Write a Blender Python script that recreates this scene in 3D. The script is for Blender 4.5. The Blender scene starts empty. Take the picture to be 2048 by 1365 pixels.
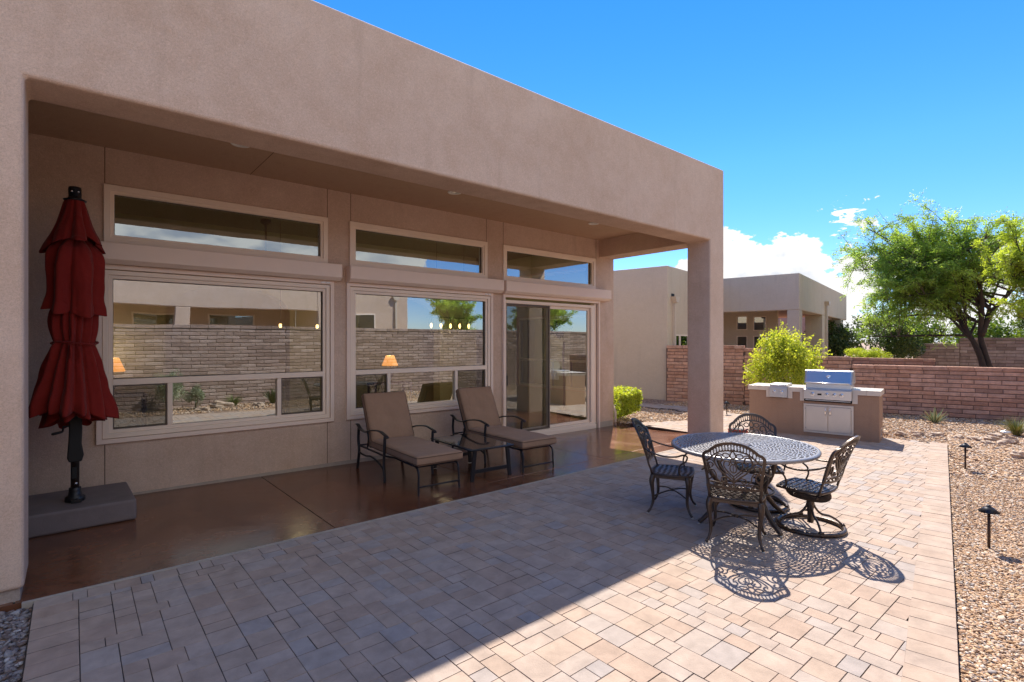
import bpy, math, random
import numpy as np
from mathutils import Vector, Matrix, noise as mnoise
random.seed(7); RNG = np.random.default_rng(7)
R = math.radians
S = bpy.context.scene
COL = S.collection
# ---------------------------------------------------------------- camera
CAM_H = 1.75
AZ = math.atan2(1243, 1045)
cam = bpy.data.cameras.new("camera"); co = bpy.data.objects.new("camera", cam); COL.objects.link(co)
co.location = (0, 0, CAM_H)
co.rotation_euler = (R(90), 0, AZ-R(90))
cam.sensor_width = 36; cam.lens = 1045/2048*36
cam.clip_start = 0.05; cam.clip_end = 3000
S.camera = co
# ---------------------------------------------------------------- sky, sun, exposure
SUN = Vector((3.12, 2.42, 4.86)).normalized()
SUN_EL = math.asin(SUN.z); SUN_AZ = math.atan2(SUN.x, SUN.y)
w = bpy.data.worlds.new("World"); S.world = w; w.use_nodes = True
wn = w.node_tree; wn.nodes.clear()
def N(nt, t, **k):
    n = nt.nodes.new(t)
    for a, b in k.items(): setattr(n, a, b)
    return n
def ramp(nt, src, pts, interp='LINEAR'):
    r = N(nt, 'ShaderNodeValToRGB'); r.color_ramp.interpolation = interp
    e = r.color_ramp.elements
    while len(e) < len(pts): e.new(0.5)
    for i, (p, c) in enumerate(pts):
        e[i].position = p
        e[i].color = (c, c, c, 1) if isinstance(c, (int, float)) else (*c, 1)
    nt.links.new(src, r.inputs[0]); return r.outputs[0]
def math_(nt, op, a, b=0.0, c=0.0, clamp=False):
    m = N(nt, 'ShaderNodeMath', operation=op, use_clamp=clamp)
    for i, v in enumerate((a, b, c)):
        if isinstance(v, (int, float)): m.inputs[i].default_value = v
        else: nt.links.new(v, m.inputs[i])
    return m.outputs[0]
def mixc(nt, fac, a, b, mode='MIX'):
    m = N(nt, 'ShaderNodeMix', data_type='RGBA', blend_type=mode)
    for i, v in ((0, fac), (6, a), (7, b)):
        if isinstance(v, (int, float)): m.inputs[i].default_value = v
        elif isinstance(v, tuple): m.inputs[i].default_value = (*v, 1)
        else: nt.links.new(v, m.inputs[i])
    return m.outputs[2]
def noise(nt, vec, scale, detail=4, rough=0.55, dist=0.0):
    n = N(nt, 'ShaderNodeTexNoise'); n.inputs['Scale'].default_value = scale
    n.inputs['Detail'].default_value = detail; n.inputs['Roughness'].default_value = rough
    n.inputs['Distortion'].default_value = dist
    nt.links.new(vec, n.inputs['Vector']); return n.outputs[0]
def vmul(nt, v, s):
    m = N(nt, 'ShaderNodeMapping'); m.inputs['Scale'].default_value = s
    nt.links.new(v, m.inputs[0]); return m.outputs[0]
def build_world():
    nt = wn
    sky = N(nt, 'ShaderNodeTexSky', sky_type='NISHITA', sun_disc=False, sun_elevation=SUN_EL, sun_rotation=SUN_AZ)
    sky.air_density = 1.0; sky.dust_density = 0.0; sky.ozone_density = 3.5; sky.altitude = 800
    hs = N(nt, 'ShaderNodeHueSaturation'); hs.inputs['Saturation'].default_value = 1.33; hs.inputs['Hue'].default_value = 0.509; hs.inputs['Value'].default_value = 0.53
    nt.links.new(sky.outputs[0], hs.inputs['Color'])
    tc = N(nt, 'ShaderNodeTexCoord'); g = tc.outputs['Generated']
    sep = N(nt, 'ShaderNodeSeparateXYZ'); nt.links.new(g, sep.inputs[0])
    el = sep.outputs[2]
    st = vmul(nt, g, (1, 1, 1.7))
    n1 = noise(nt, st, 5.2, 10, 0.56, 0.15)
    n2 = noise(nt, st, 17.0, 9, 0.6, 0.2)
    az = noise(nt, vmul(nt, g, (1, 1, 0.0)), 3.0, 2, 0.5)
    # how high the bank of cumulus reaches, varying round the horizon
    def lobe(x, y, z, lo, hi):
        d = N(nt, 'ShaderNodeVectorMath', operation='DOT_PRODUCT'); nt.links.new(g, d.inputs[0])
        v = Vector((x, y, z)).normalized(); d.inputs[1].default_value = v
        return ramp(nt, d.outputs['Value'], [(lo, 0.0), (hi, 1.0)], 'EASE')
    big = lobe(1040, 500, 130, 0.972, 0.9995)
    mid = lobe(1190, 400, 60, 0.985, 0.9995)
    far = lobe(1440, 150, 170, 0.975, 0.9995)
    h = math_(nt, 'MULTIPLY_ADD', az, 0.14, -0.05)
    h = math_(nt, 'MULTIPLY_ADD', big, 0.17, h)
    h = math_(nt, 'MULTIPLY_ADD', mid, 0.02, h)
    h = math_(nt, 'MULTIPLY_ADD', far, 0.07, h)
    back = lobe(0, -1.0, 0.15, 0.25, 0.8)
    h = math_(nt, 'MULTIPLY_ADD', back, -0.13, h)
    d = math_(nt, 'SUBTRACT', h, el)
    d = math_(nt, 'MULTIPLY', d, 7.0)
    d = math_(nt, 'ADD', d, math_(nt, 'MULTIPLY_ADD', n1, 2.6, -1.3))
    d = math_(nt, 'ADD', d, math_(nt, 'MULTIPLY_ADD', n2, 0.9, -0.45))
    d = math_(nt, 'ADD', d, math_(nt, 'MULTIPLY_ADD', noise(nt, st, 48.0, 5, 0.6), 0.35, -0.17))
    wp = lobe(1190, 365, 236, 0.9990, 0.99995); wn_ = noise(nt, vmul(nt, g, (1, 1, 2.5)), 30.0, 6, 0.6, 0.6)
    d = math_(nt, 'MAXIMUM', d, math_(nt, 'ADD', math_(nt, 'MULTIPLY_ADD', wp, 0.62, -0.72), math_(nt, 'MULTIPLY_ADD', wn_, 1.6, -0.7)))
    # unseen high clouds added away from the sun as neutral fill for shaded walls
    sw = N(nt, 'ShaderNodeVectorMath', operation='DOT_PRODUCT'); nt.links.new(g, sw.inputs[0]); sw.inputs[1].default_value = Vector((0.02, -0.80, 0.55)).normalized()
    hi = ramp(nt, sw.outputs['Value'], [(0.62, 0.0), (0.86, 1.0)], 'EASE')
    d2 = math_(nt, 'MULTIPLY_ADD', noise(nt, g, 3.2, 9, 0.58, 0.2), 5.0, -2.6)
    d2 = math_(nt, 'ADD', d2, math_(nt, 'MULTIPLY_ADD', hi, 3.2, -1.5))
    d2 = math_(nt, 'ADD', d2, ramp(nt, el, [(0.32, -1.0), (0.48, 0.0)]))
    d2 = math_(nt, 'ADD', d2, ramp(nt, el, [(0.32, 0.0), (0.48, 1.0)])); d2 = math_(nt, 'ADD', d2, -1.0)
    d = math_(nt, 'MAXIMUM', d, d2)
    mask = ramp(nt, d, [(0.0, 0.0), (0.07, 1.0)], 'EASE')
    thick = ramp(nt, d, [(0.1, 0.0), (0.9, 1.0)], 'EASE')
    n3 = noise(nt, vmul(nt, g, (1.0, 1.0, 2.2)), 13.0, 6, 0.5)
    shade = math_(nt, 'MULTIPLY', thick, ramp(nt, n3, [(0.38, 0.0), (0.58, 1.0)], 'EASE'))
    hz = ramp(nt, el, [(0.0, 0.0), (0.30, 1.0)])
    skyc = mixc(nt, hz, mixc(nt, 1.0, hs.outputs[0], (0.66, 0.70, 0.93), 'MULTIPLY'), hs.outputs[0])
    cc = mixc(nt, shade, (2.5, 2.48, 2.46), (1.25, 1.42, 1.75))
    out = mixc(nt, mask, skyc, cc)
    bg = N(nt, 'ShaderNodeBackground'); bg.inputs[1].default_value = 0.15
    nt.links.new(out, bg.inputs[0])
    o = N(nt, 'ShaderNodeOutputWorld'); nt.links.new(bg.outputs[0], o.inputs[0])
build_world()
sl = bpy.data.lights.new("sun", 'SUN'); sl.energy = 2.9; sl.angle = R(0.5); sl.color = (1.0, 0.93, 0.84)
so = bpy.data.objects.new("sun", sl); COL.objects.link(so)
so.rotation_euler = SUN.to_track_quat('Z', 'Y').to_euler()
S.view_settings.view_transform = 'Standard'; S.view_settings.look = 'None'
S.view_settings.gamma = 1; S.view_settings.exposure = 1.62
S.cycles.max_bounces = 10; S.cycles.diffuse_bounces = 5; S.cycles.glossy_bounces = 5
S.cycles.transparent_max_bounces = 24; S.cycles.caustics_reflective = False; S.cycles.caustics_refractive = False
S.cycles.sample_clamp_indirect = 6
try:
    S.cycles.use_denoising = True
except Exception: pass
# ---------------------------------------------------------------- materials
def mat(name):
    m = bpy.data.materials.new(name); m.use_nodes = True
    nt = m.node_tree; b = nt.nodes['Principled BSDF']
    return m, nt, b
def coords(nt, kind='Object'):
    return N(nt, 'ShaderNodeTexCoord').outputs[kind]
def wpos(nt):
    return N(nt, 'ShaderNodeNewGeometry').outputs['Position']
def bump(nt, b, h, strength, dist=0.01, prev=None):
    n = N(nt, 'ShaderNodeBump'); n.inputs['Strength'].default_value = strength; n.inputs['Distance'].default_value = dist
    nt.links.new(h, n.inputs['Height'])
    if prev is not None: nt.links.new(prev, n.inputs['Normal'])
    nt.links.new(n.outputs[0], b.inputs['Normal']); return n.outputs[0]
def attr(nt, name):
    return N(nt, 'ShaderNodeAttribute', attribute_name=name)
def plain(name, col, rough=0.6, metal=0.0, spec=0.5, bumpy=0.0, bscale=200, vary=0.12, vscale=6):
    m, nt, b = mat(name); p = wpos(nt)
    n = noise(nt, p, vscale, 5, 0.6)
    c = mixc(nt, n, tuple(x*(1-vary) for x in col), tuple(min(1, x*(1+vary)) for x in col))
    nt.links.new(c, b.inputs['Base Color'])
    b.inputs['Roughness'].default_value = rough; b.inputs['Metallic'].default_value = metal
    b.inputs['Specular IOR Level'].default_value = spec
    if bumpy: bump(nt, b, noise(nt, p, bscale, 3, 0.6), bumpy, 0.004)
    return m
def stucco(name, col, light, grain=95, blotch=1.1, amount=0.5, strength=0.55):
    m, nt, b = mat(name); p = wpos(nt)
    n1 = noise(nt, p, blotch, 6, 0.62, 0.4); n2 = noise(nt, p, blotch*5.5, 5, 0.65, 0.3)
    k = math_(nt, 'ADD', math_(nt, 'MULTIPLY', n1, 0.6), math_(nt, 'MULTIPLY', n2, 0.4))
    f = ramp(nt, k, [(0.36, 0.0), (0.62, 1.0)])
    c = mixc(nt, math_(nt, 'MULTIPLY', f, amount), col, light)
    g = noise(nt, p, grain*1.6, 2, 0.5)
    c = mixc(nt, ramp(nt, g, [(0.34, 0.30), (0.56, 0.0)]), c, tuple(x*0.5 for x in col))
    gg = noise(nt, p, grain*0.55, 3, 0.6); c = mixc(nt, ramp(nt, gg, [(0.5, 0.0), (0.75, 0.25)]), c, tuple(min(1, x*1.35) for x in light))
    dr = noise(nt, vmul(nt, p, (5, 5, 0.5)), 1.0, 5, 0.6); c = mixc(nt, ramp(nt, dr, [(0.56, 0.0), (0.72, 0.22)]), c, tuple(x*0.6 for x in col))
    nt.links.new(c, b.inputs['Base Color']); b.inputs['Roughness'].default_value = 0.93
    b.inputs['Specular IOR Level'].default_value = 0.2
    q = bump(nt, b, noise(nt, p, grain, 3, 0.65), strength, 0.006)
    bump(nt, b, noise(nt, p, 9, 4, 0.5, 0.6), 0.28, 0.02, q)
    return m
M = {}
M['stucco'] = stucco('stucco_rose_tan', (0.57, 0.41, 0.305), (0.70, 0.54, 0.43), blotch=0.8, amount=0.85)
M['stucco_smooth'] = stucco('stucco_ceiling', (0.52, 0.36, 0.25), (0.56, 0.40, 0.28), grain=130, amount=0.35, strength=0.25)
M['stucco_nbr'] = stucco('stucco_greige', (0.60, 0.50, 0.375), (0.67, 0.57, 0.445), amount=0.6)
M['stucco_pink'] = stucco('stucco_pink', (0.42, 0.24, 0.19), (0.46, 0.28, 0.22))
M['stucco_island'] = stucco('stucco_island', (0.37, 0.235, 0.155), (0.43, 0.29, 0.20), grain=140, strength=0.35)
M['foundation'] = stucco('foundation', (0.38, 0.31, 0.26), (0.48, 0.40, 0.34), grain=60)
M['joint'] = plain('control_joint', (0.12, 0.075, 0.05), 0.9)
M['vinyl'] = plain('vinyl_almond', (0.88, 0.74, 0.60), 0.45, vary=0.03)
M['vinyl_dark'] = plain('window_gasket', (0.12, 0.09, 0.07), 0.6)
M['trim'] = plain('shutter_almond', (0.86, 0.70, 0.58), 0.5, vary=0.04)
M['black_metal'] = plain('black_iron', (0.018, 0.018, 0.022), 0.38, 0.3, bumpy=0.15, bscale=120)
M['bronze'] = plain('cast_bronze', (0.085, 0.062, 0.048), 0.36, 0.55, bumpy=0.25, bscale=160, vary=0.3, vscale=18)
M['bronze_top'] = plain('cast_bronze_sheen', (0.25, 0.24, 0.24), 0.33, 0.2, 0.9, bumpy=0.3, bscale=160, vary=0.25, vscale=18)  # tabletop bronze, paler: sun and sky sheen put into the base colour
M['steel'] = plain('stainless', (0.68, 0.655, 0.63), 0.36, 1.0, vary=0.05, vscale=3)
M['steel_dull'] = plain('stainless_brushed', (0.62, 0.56, 0.49), 0.42, 0.85, vary=0.08, vscale=4)
M['chrome'] = plain('chrome', (0.85, 0.85, 0.86), 0.07, 1.0, vary=0.0)
M['dark'] = plain('dark_slot', (0.01, 0.01, 0.01), 0.7)
M['tile'] = plain('counter_tile', (0.62, 0.52, 0.41), 0.5, vary=0.12, vscale=14)
M['tile_top'] = plain('counter_top_tile', (0.66, 0.58, 0.48), 0.35, vary=0.1, vscale=12)
M['glass_top'] = plain('smoked_glass', (0.035, 0.03, 0.028), 0.06, 0.0, 0.9)
M['white_foot'] = plain('nylon_foot', (0.6, 0.55, 0.45), 0.5)
M['conc_base'] = plain('concrete_base', (0.18, 0.15, 0.15), 0.75, bumpy=0.4, bscale=90, vary=0.25, vscale=7)
M['rock'] = plain('rock_buff', (0.46, 0.35, 0.26), 0.9, bumpy=0.8, bscale=30, vary=0.4, vscale=12)
M['interior'] = plain('interior_sage', (0.46, 0.45, 0.31), 0.85, vary=0.05)
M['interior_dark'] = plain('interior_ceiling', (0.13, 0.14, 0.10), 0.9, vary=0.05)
M['floor_tile'] = plain('interior_tile', (0.42, 0.29, 0.20), 0.35, vary=0.15, vscale=3)
M['white'] = plain('white_paint', (0.8, 0.78, 0.74), 0.5, vary=0.03)
M['asphalt'] = plain('roofing', (0.4, 0.36, 0.32), 0.9)
M['red_wood'] = plain('red_wood', (0.28, 0.03, 0.025), 0.6)
def fabric(name, col, fold=0.0, weave=900):
    m, nt, b = mat(name); p = coords(nt)
    n = noise(nt, p, 5, 5, 0.6)
    c = mixc(nt, n, tuple(x*0.8 for x in col), tuple(x*1.18 for x in col))
    nt.links.new(c, b.inputs['Base Color']); b.inputs['Roughness'].default_value = 0.88
    b.inputs['Specular IOR Level'].default_value = 0.25
    b.inputs['Sheen Weight'].default_value = 0.08
    q = bump(nt, b, noise(nt, p, 260, 2, 0.5), 0.25, 0.002)
    if fold: bump(nt, b, noise(nt, p, 7, 4, 0.5, 0.8), fold, 0.02, q)
    return m
M['cushion'] = fabric('cushion_taupe', (0.30, 0.185, 0.12), 0.6)
M['piping'] = fabric('piping_brown', (0.11, 0.06, 0.035))
M['canopy'] = fabric('canopy_burgundy', (0.20, 0.013, 0.009), 0.8)
def emis(name, col, s, base=(0.8, 0.6, 0.4)):
    m, nt, b = mat(name); b.inputs['Base Color'].default_value = (*base, 1)
    b.inputs['Emission Color'].default_value = (*col, 1); b.inputs['Emission Strength'].default_value = s; return m
M['shade_lit'] = emis('lit_lamp_shade', (1.0, 0.34, 0.05), 0.5)
M['bulb'] = emis('lit_bulb', (1.0, 0.58, 0.22), 2.5)
def glass(name, refl, tint, rough=0.0):
    m, nt, b = mat(name); nt.nodes.remove(b); out = nt.nodes['Material Output']
    tr = N(nt, 'ShaderNodeBsdfTransparent'); tr.inputs[0].default_value = (*tint, 1)
    gl = N(nt, 'ShaderNodeBsdfGlossy'); gl.inputs['Roughness'].default_value = rough; gl.inputs[0].default_value = (0.88, 0.95, 0.97, 1)
    fr = N(nt, 'ShaderNodeFresnel'); fr.inputs[0].default_value = 1.5
    f = math_(nt, 'MULTIPLY_ADD', fr.outputs[0], 1.3, refl, True)
    bn = N(nt, 'ShaderNodeBump'); bn.inputs['Strength'].default_value = 0.03; bn.inputs['Distance'].default_value = 0.03
    nt.links.new(noise(nt, wpos(nt), 1.6, 1, 0.4), bn.inputs['Height']); nt.links.new(bn.outputs[0], gl.inputs['Normal'])
    mx = N(nt, 'ShaderNodeMixShader'); nt.links.new(f, mx.inputs[0])
    nt.links.new(tr.outputs[0], mx.inputs[1]); nt.links.new(gl.outputs[0], mx.inputs[2])
    nt.links.new(mx.outputs[0], out.inputs[0]); return m
M['glass'] = glass('window_glass', 0.34, (0.78, 0.84, 0.72))
M['glass_far'] = glass('far_glass', 0.3, (0.3, 0.3, 0.3))
def screen_mat():
    m, nt, b = mat('insect_screen'); out = nt.nodes['Material Output']
    b.inputs['Base Color'].default_value = (0.02, 0.02, 0.02, 1); b.inputs['Roughness'].default_value = 0.9
    tr = N(nt, 'ShaderNodeBsdfTransparent'); mx = N(nt, 'ShaderNodeMixShader'); mx.inputs[0].default_value = 0.42
    nt.links.new(tr.outputs[0], mx.inputs[1]); nt.links.new(b.outputs[0], mx.inputs[2]); nt.links.new(mx.outputs[0], out.inputs[0]); return m
M['screen'] = screen_mat()
def stained():
    m, nt, b = mat('stained_concrete'); p = wpos(nt)
    n1 = noise(nt, p, 1.3, 7, 0.65, 0.8); n2 = noise(nt, p, 6, 6, 0.7, 0.5)
    c = mixc(nt, ramp(nt, n1, [(0.32, 0.0), (0.68, 1.0)]), (0.095, 0.036, 0.020), (0.20, 0.078, 0.038))
    c = mixc(nt, ramp(nt, n2, [(0.45, 0.0), (0.75, 0.4)]), c, (0.27, 0.125, 0.07))
    n3 = noise(nt, vmul(nt, p, (1.2, 3.5, 1)), 2.2, 8, 0.7, 1.2)
    c = mixc(nt, ramp(nt, n3, [(0.66, 0.0), (0.80, 0.35)]), c, (0.42, 0.33, 0.28))
    nt.links.new(c, b.inputs['Base Color'])
    nt.links.new(ramp(nt, n1, [(0.3, 0.13), (0.7, 0.26)]), b.inputs['Roughness'])
    b.inputs['Specular IOR Level'].default_value = 0.75
    bump(nt, b, noise(nt, p, 14, 4, 0.6), 0.08, 0.01); return m
M['slab'] = stained()
M['slab_edge'] = plain('slab_edge', (0.40, 0.34, 0.28), 0.9, bumpy=0.4, bscale=60, vary=0.25)
def by_rnd(name, pts, rough=0.85, nscale=9, namt=0.35, bs=0.5, bscale=70, spec=0.3, bd=0.004, interp='LINEAR'):
    m, nt, b = mat(name); p = wpos(nt); a = attr(nt, 'rnd').outputs['Fac']
    c = ramp(nt, a, pts, interp)
    n = noise(nt, p, nscale, 6, 0.65, 0.3)
    lo = mixc(nt, 1.0, c, (1-namt,)*3, 'MULTIPLY'); hi = mixc(nt, 1.0, c, (1+namt*0.6,)*3, 'MULTIPLY')
    c = mixc(nt, ramp(nt, n, [(0.3, 0.0), (0.7, 1.0)]), lo, hi)
    nt.links.new(c, b.inputs['Base Color']); b.inputs['Roughness'].default_value = rough
    b.inputs['Specular IOR Level'].default_value = spec
    bump(nt, b, noise(nt, p, bscale, 4, 0.65), bs, bd); return m
M['paver'] = by_rnd('paver_blend', [(0.0, (0.395, 0.285, 0.215)), (0.3, (0.42, 0.315, 0.24)), (0.6, (0.42, 0.325, 0.26)), (0.80, (0.40, 0.325, 0.27)), (0.92, (0.355, 0.305, 0.275)), (0.935, (0.24, 0.18, 0.145)), (1.0, (0.09, 0.068, 0.055))], 0.88, 6, 0.22, 0.6, 90)
M['sand'] = plain('joint_sand', (0.045, 0.034, 0.028), 0.95)
M['block'] = by_rnd('slump_block', [(0.0, (0.47, 0.25, 0.165)), (0.5, (0.59, 0.335, 0.23)), (0.85, (0.63, 0.385, 0.28)), (1.0, (0.41, 0.24, 0.175))], 0.92, 7, 0.3, 0.9, 40, bd=0.01)
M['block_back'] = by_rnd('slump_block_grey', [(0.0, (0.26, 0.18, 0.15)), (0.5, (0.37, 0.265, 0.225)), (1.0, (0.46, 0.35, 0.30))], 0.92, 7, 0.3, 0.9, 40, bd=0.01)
M['mortar'] = plain('mortar', (0.17, 0.115, 0.09), 0.95, vary=0.25)
M['stones'] = by_rnd('gravel_stone', [(0.0, (0.18, 0.12, 0.09)), (0.2, (0.48, 0.29, 0.15)), (0.42, (0.62, 0.42, 0.25)), (0.6, (0.42, 0.24, 0.14)), (0.8, (0.66, 0.52, 0.38)), (0.92, (0.34, 0.29, 0.26)), (1.0, (0.74, 0.66, 0.56))], 0.8, 40, 0.3, 0.4, 160)
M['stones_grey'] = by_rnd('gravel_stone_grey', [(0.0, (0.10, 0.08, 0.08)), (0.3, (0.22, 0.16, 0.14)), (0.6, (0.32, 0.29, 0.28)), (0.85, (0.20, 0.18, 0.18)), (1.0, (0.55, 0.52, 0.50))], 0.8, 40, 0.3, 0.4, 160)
def gravel_ground():
    m, nt, b = mat('gravel_bed'); p = wpos(nt)
    v = N(nt, 'ShaderNodeTexVoronoi'); v.inputs['Scale'].default_value = 26; nt.links.new(p, v.inputs['Vector'])
    sp = N(nt, 'ShaderNodeSeparateColor'); nt.links.new(v.outputs['Color'], sp.inputs[0])
    c = ramp(nt, sp.outputs[0], [(0.0, (0.16, 0.10, 0.075)), (0.3, (0.38, 0.24, 0.16)), (0.6, (0.50, 0.35, 0.25)), (0.85, (0.33, 0.20, 0.15)), (1.0, (0.58, 0.48, 0.40))])
    c = mixc(nt, ramp(nt, v.outputs['Distance'], [(0.35, 0.0), (0.75, 0.75)]), c, (0.10, 0.065, 0.045))
    nt.links.new(c, b.inputs['Base Color']); b.inputs['Roughness'].default_value = 0.9
    bump(nt, b, ramp(nt, v.outputs['Distance'], [(0.0, 1.0), (0.7, 0.0)]), 1.0, 0.02); return m
M['gravel'] = gravel_ground()
M['earth'] = plain('desert_earth', (0.36, 0.25, 0.17), 0.95, vary=0.3, vscale=2, bumpy=0.8, bscale=12)
def leaf(name, pts, trans=0.35):
    m, nt, b = mat(name); out = nt.nodes['Material Output']; a = attr(nt, 'rnd').outputs['Fac']
    c = ramp(nt, a, pts); nt.links.new(c, b.inputs['Base Color'])
    b.inputs['Roughness'].default_value = 0.5; b.inputs['Specular IOR Level'].default_value = 0.4
    t = N(nt, 'ShaderNodeBsdfTranslucent')
    nt.links.new(mixc(nt, 1.0, c, (1.5, 1.6, 0.7), 'MULTIPLY'), t.inputs[0])
    mx = N(nt, 'ShaderNodeMixShader'); mx.inputs[0].default_value = trans
    nt.links.new(b.outputs[0], mx.inputs[1]); nt.links.new(t.outputs[0], mx.inputs[2]); nt.links.new(mx.outputs[0], out.inputs[0]); return m
M['leaf_mesquite'] = leaf('leaf_mesquite', [(0, (0.15, 0.23, 0.06)), (0.5, (0.28, 0.38, 0.09)), (1, (0.46, 0.54, 0.14))], 0.6)
M['leaf_palo'] = leaf('leaf_palo_verde', [(0, (0.24, 0.29, 0.04)), (0.5, (0.36, 0.41, 0.06)), (1, (0.48, 0.50, 0.09))], 0.55)
M['leaf_lime'] = leaf('leaf_lime', [(0, (0.14, 0.19, 0.02)), (0.5, (0.34, 0.38, 0.045)), (1, (0.58, 0.56, 0.09))], 0.5)
M['leaf_dark'] = leaf('leaf_dark', [(0, (0.03, 0.06, 0.018)), (0.6, (0.06, 0.10, 0.03)), (1, (0.16, 0.19, 0.05))], 0.25)
M['leaf_mid'] = leaf('leaf_mid', [(0, (0.06, 0.11, 0.02)), (0.6, (0.13, 0.20, 0.03)), (1, (0.25, 0.31, 0.05))], 0.3)
M['leaf_sage'] = leaf('leaf_sage', [(0, (0.14, 0.17, 0.11)), (0.6, (0.24, 0.28, 0.19)), (1, (0.40, 0.44, 0.32))], 0.25)
M['leaf_grass'] = leaf('leaf_grass', [(0, (0.14, 0.17, 0.04)), (0.6, (0.26, 0.28, 0.08)), (1, (0.45, 0.36, 0.18))], 0.3)
M['leaf_agave'] = leaf('leaf_agave', [(0, (0.16, 0.24, 0.12)), (0.55, (0.22, 0.30, 0.15)), (0.6, (0.60, 0.58, 0.28)), (1, (0.70, 0.66, 0.34))], 0.15)
M['bark'] = plain('bark_dark', (0.055, 0.035, 0.025), 0.95, bumpy=0.9, bscale=25, vary=0.4, vscale=10)
M['twig'] = plain('twig_brown', (0.12, 0.085, 0.05), 0.9)
# ---------------------------------------------------------------- mesh helpers
def link(o, parent=None):
    COL.objects.link(o)
    if parent is not None: o.parent = parent
    return o
def tag(o, label=None, cat=None, group=None, kind=None):
    if label: o['label'] = label
    if cat: o['category'] = cat
    if group: o['group'] = group
    if kind: o['kind'] = kind
    return o
def thing(name, label, cat, loc=(0, 0, 0), rz=0, group=None):
    o = bpy.data.objects.new(name, None); o.empty_display_size = 0.2
    o.location = loc; o.rotation_euler = (0, 0, rz); link(o); return tag(o, label, cat, group)
def np_mesh(name, V, Fc, m, parent=None, rnd=None, smooth=False, loc=None):
    """V (n,3); Fc list of lists or (k,m) array; rnd one value per face"""
    me = bpy.data.meshes.new(name)
    V = np.asarray(V, dtype=np.float32)
    if isinstance(Fc, np.ndarray):
        k, q = Fc.shape
        me.vertices.add(len(V)); me.vertices.foreach_set('co', V.ravel())
        me.loops.add(k*q); me.loops.foreach_set('vertex_index', Fc.ravel().astype(np.int32))
        me.polygons.add(k); me.polygons.foreach_set('loop_start', (np.arange(k)*q).astype(np.int32))
        me.polygons.foreach_set('loop_total', np.full(k, q, dtype=np.int32))
        me.update(calc_edges=True)
    else:
        me.from_pydata([tuple(map(float, v)) for v in V], [], Fc); me.update()
    if smooth: me.polygons.foreach_set('use_smooth', [True]*len(me.polygons))
    if rnd is not None:
        a = me.attributes.new('rnd', 'FLOAT', 'FACE'); a.data.foreach_set('value', np.asarray(rnd, dtype=np.float32))
    me.materials.append(m)
    o = bpy.data.objects.new(name, me)
    if loc is not None: o.location = loc
    return link(o, parent)
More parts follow.
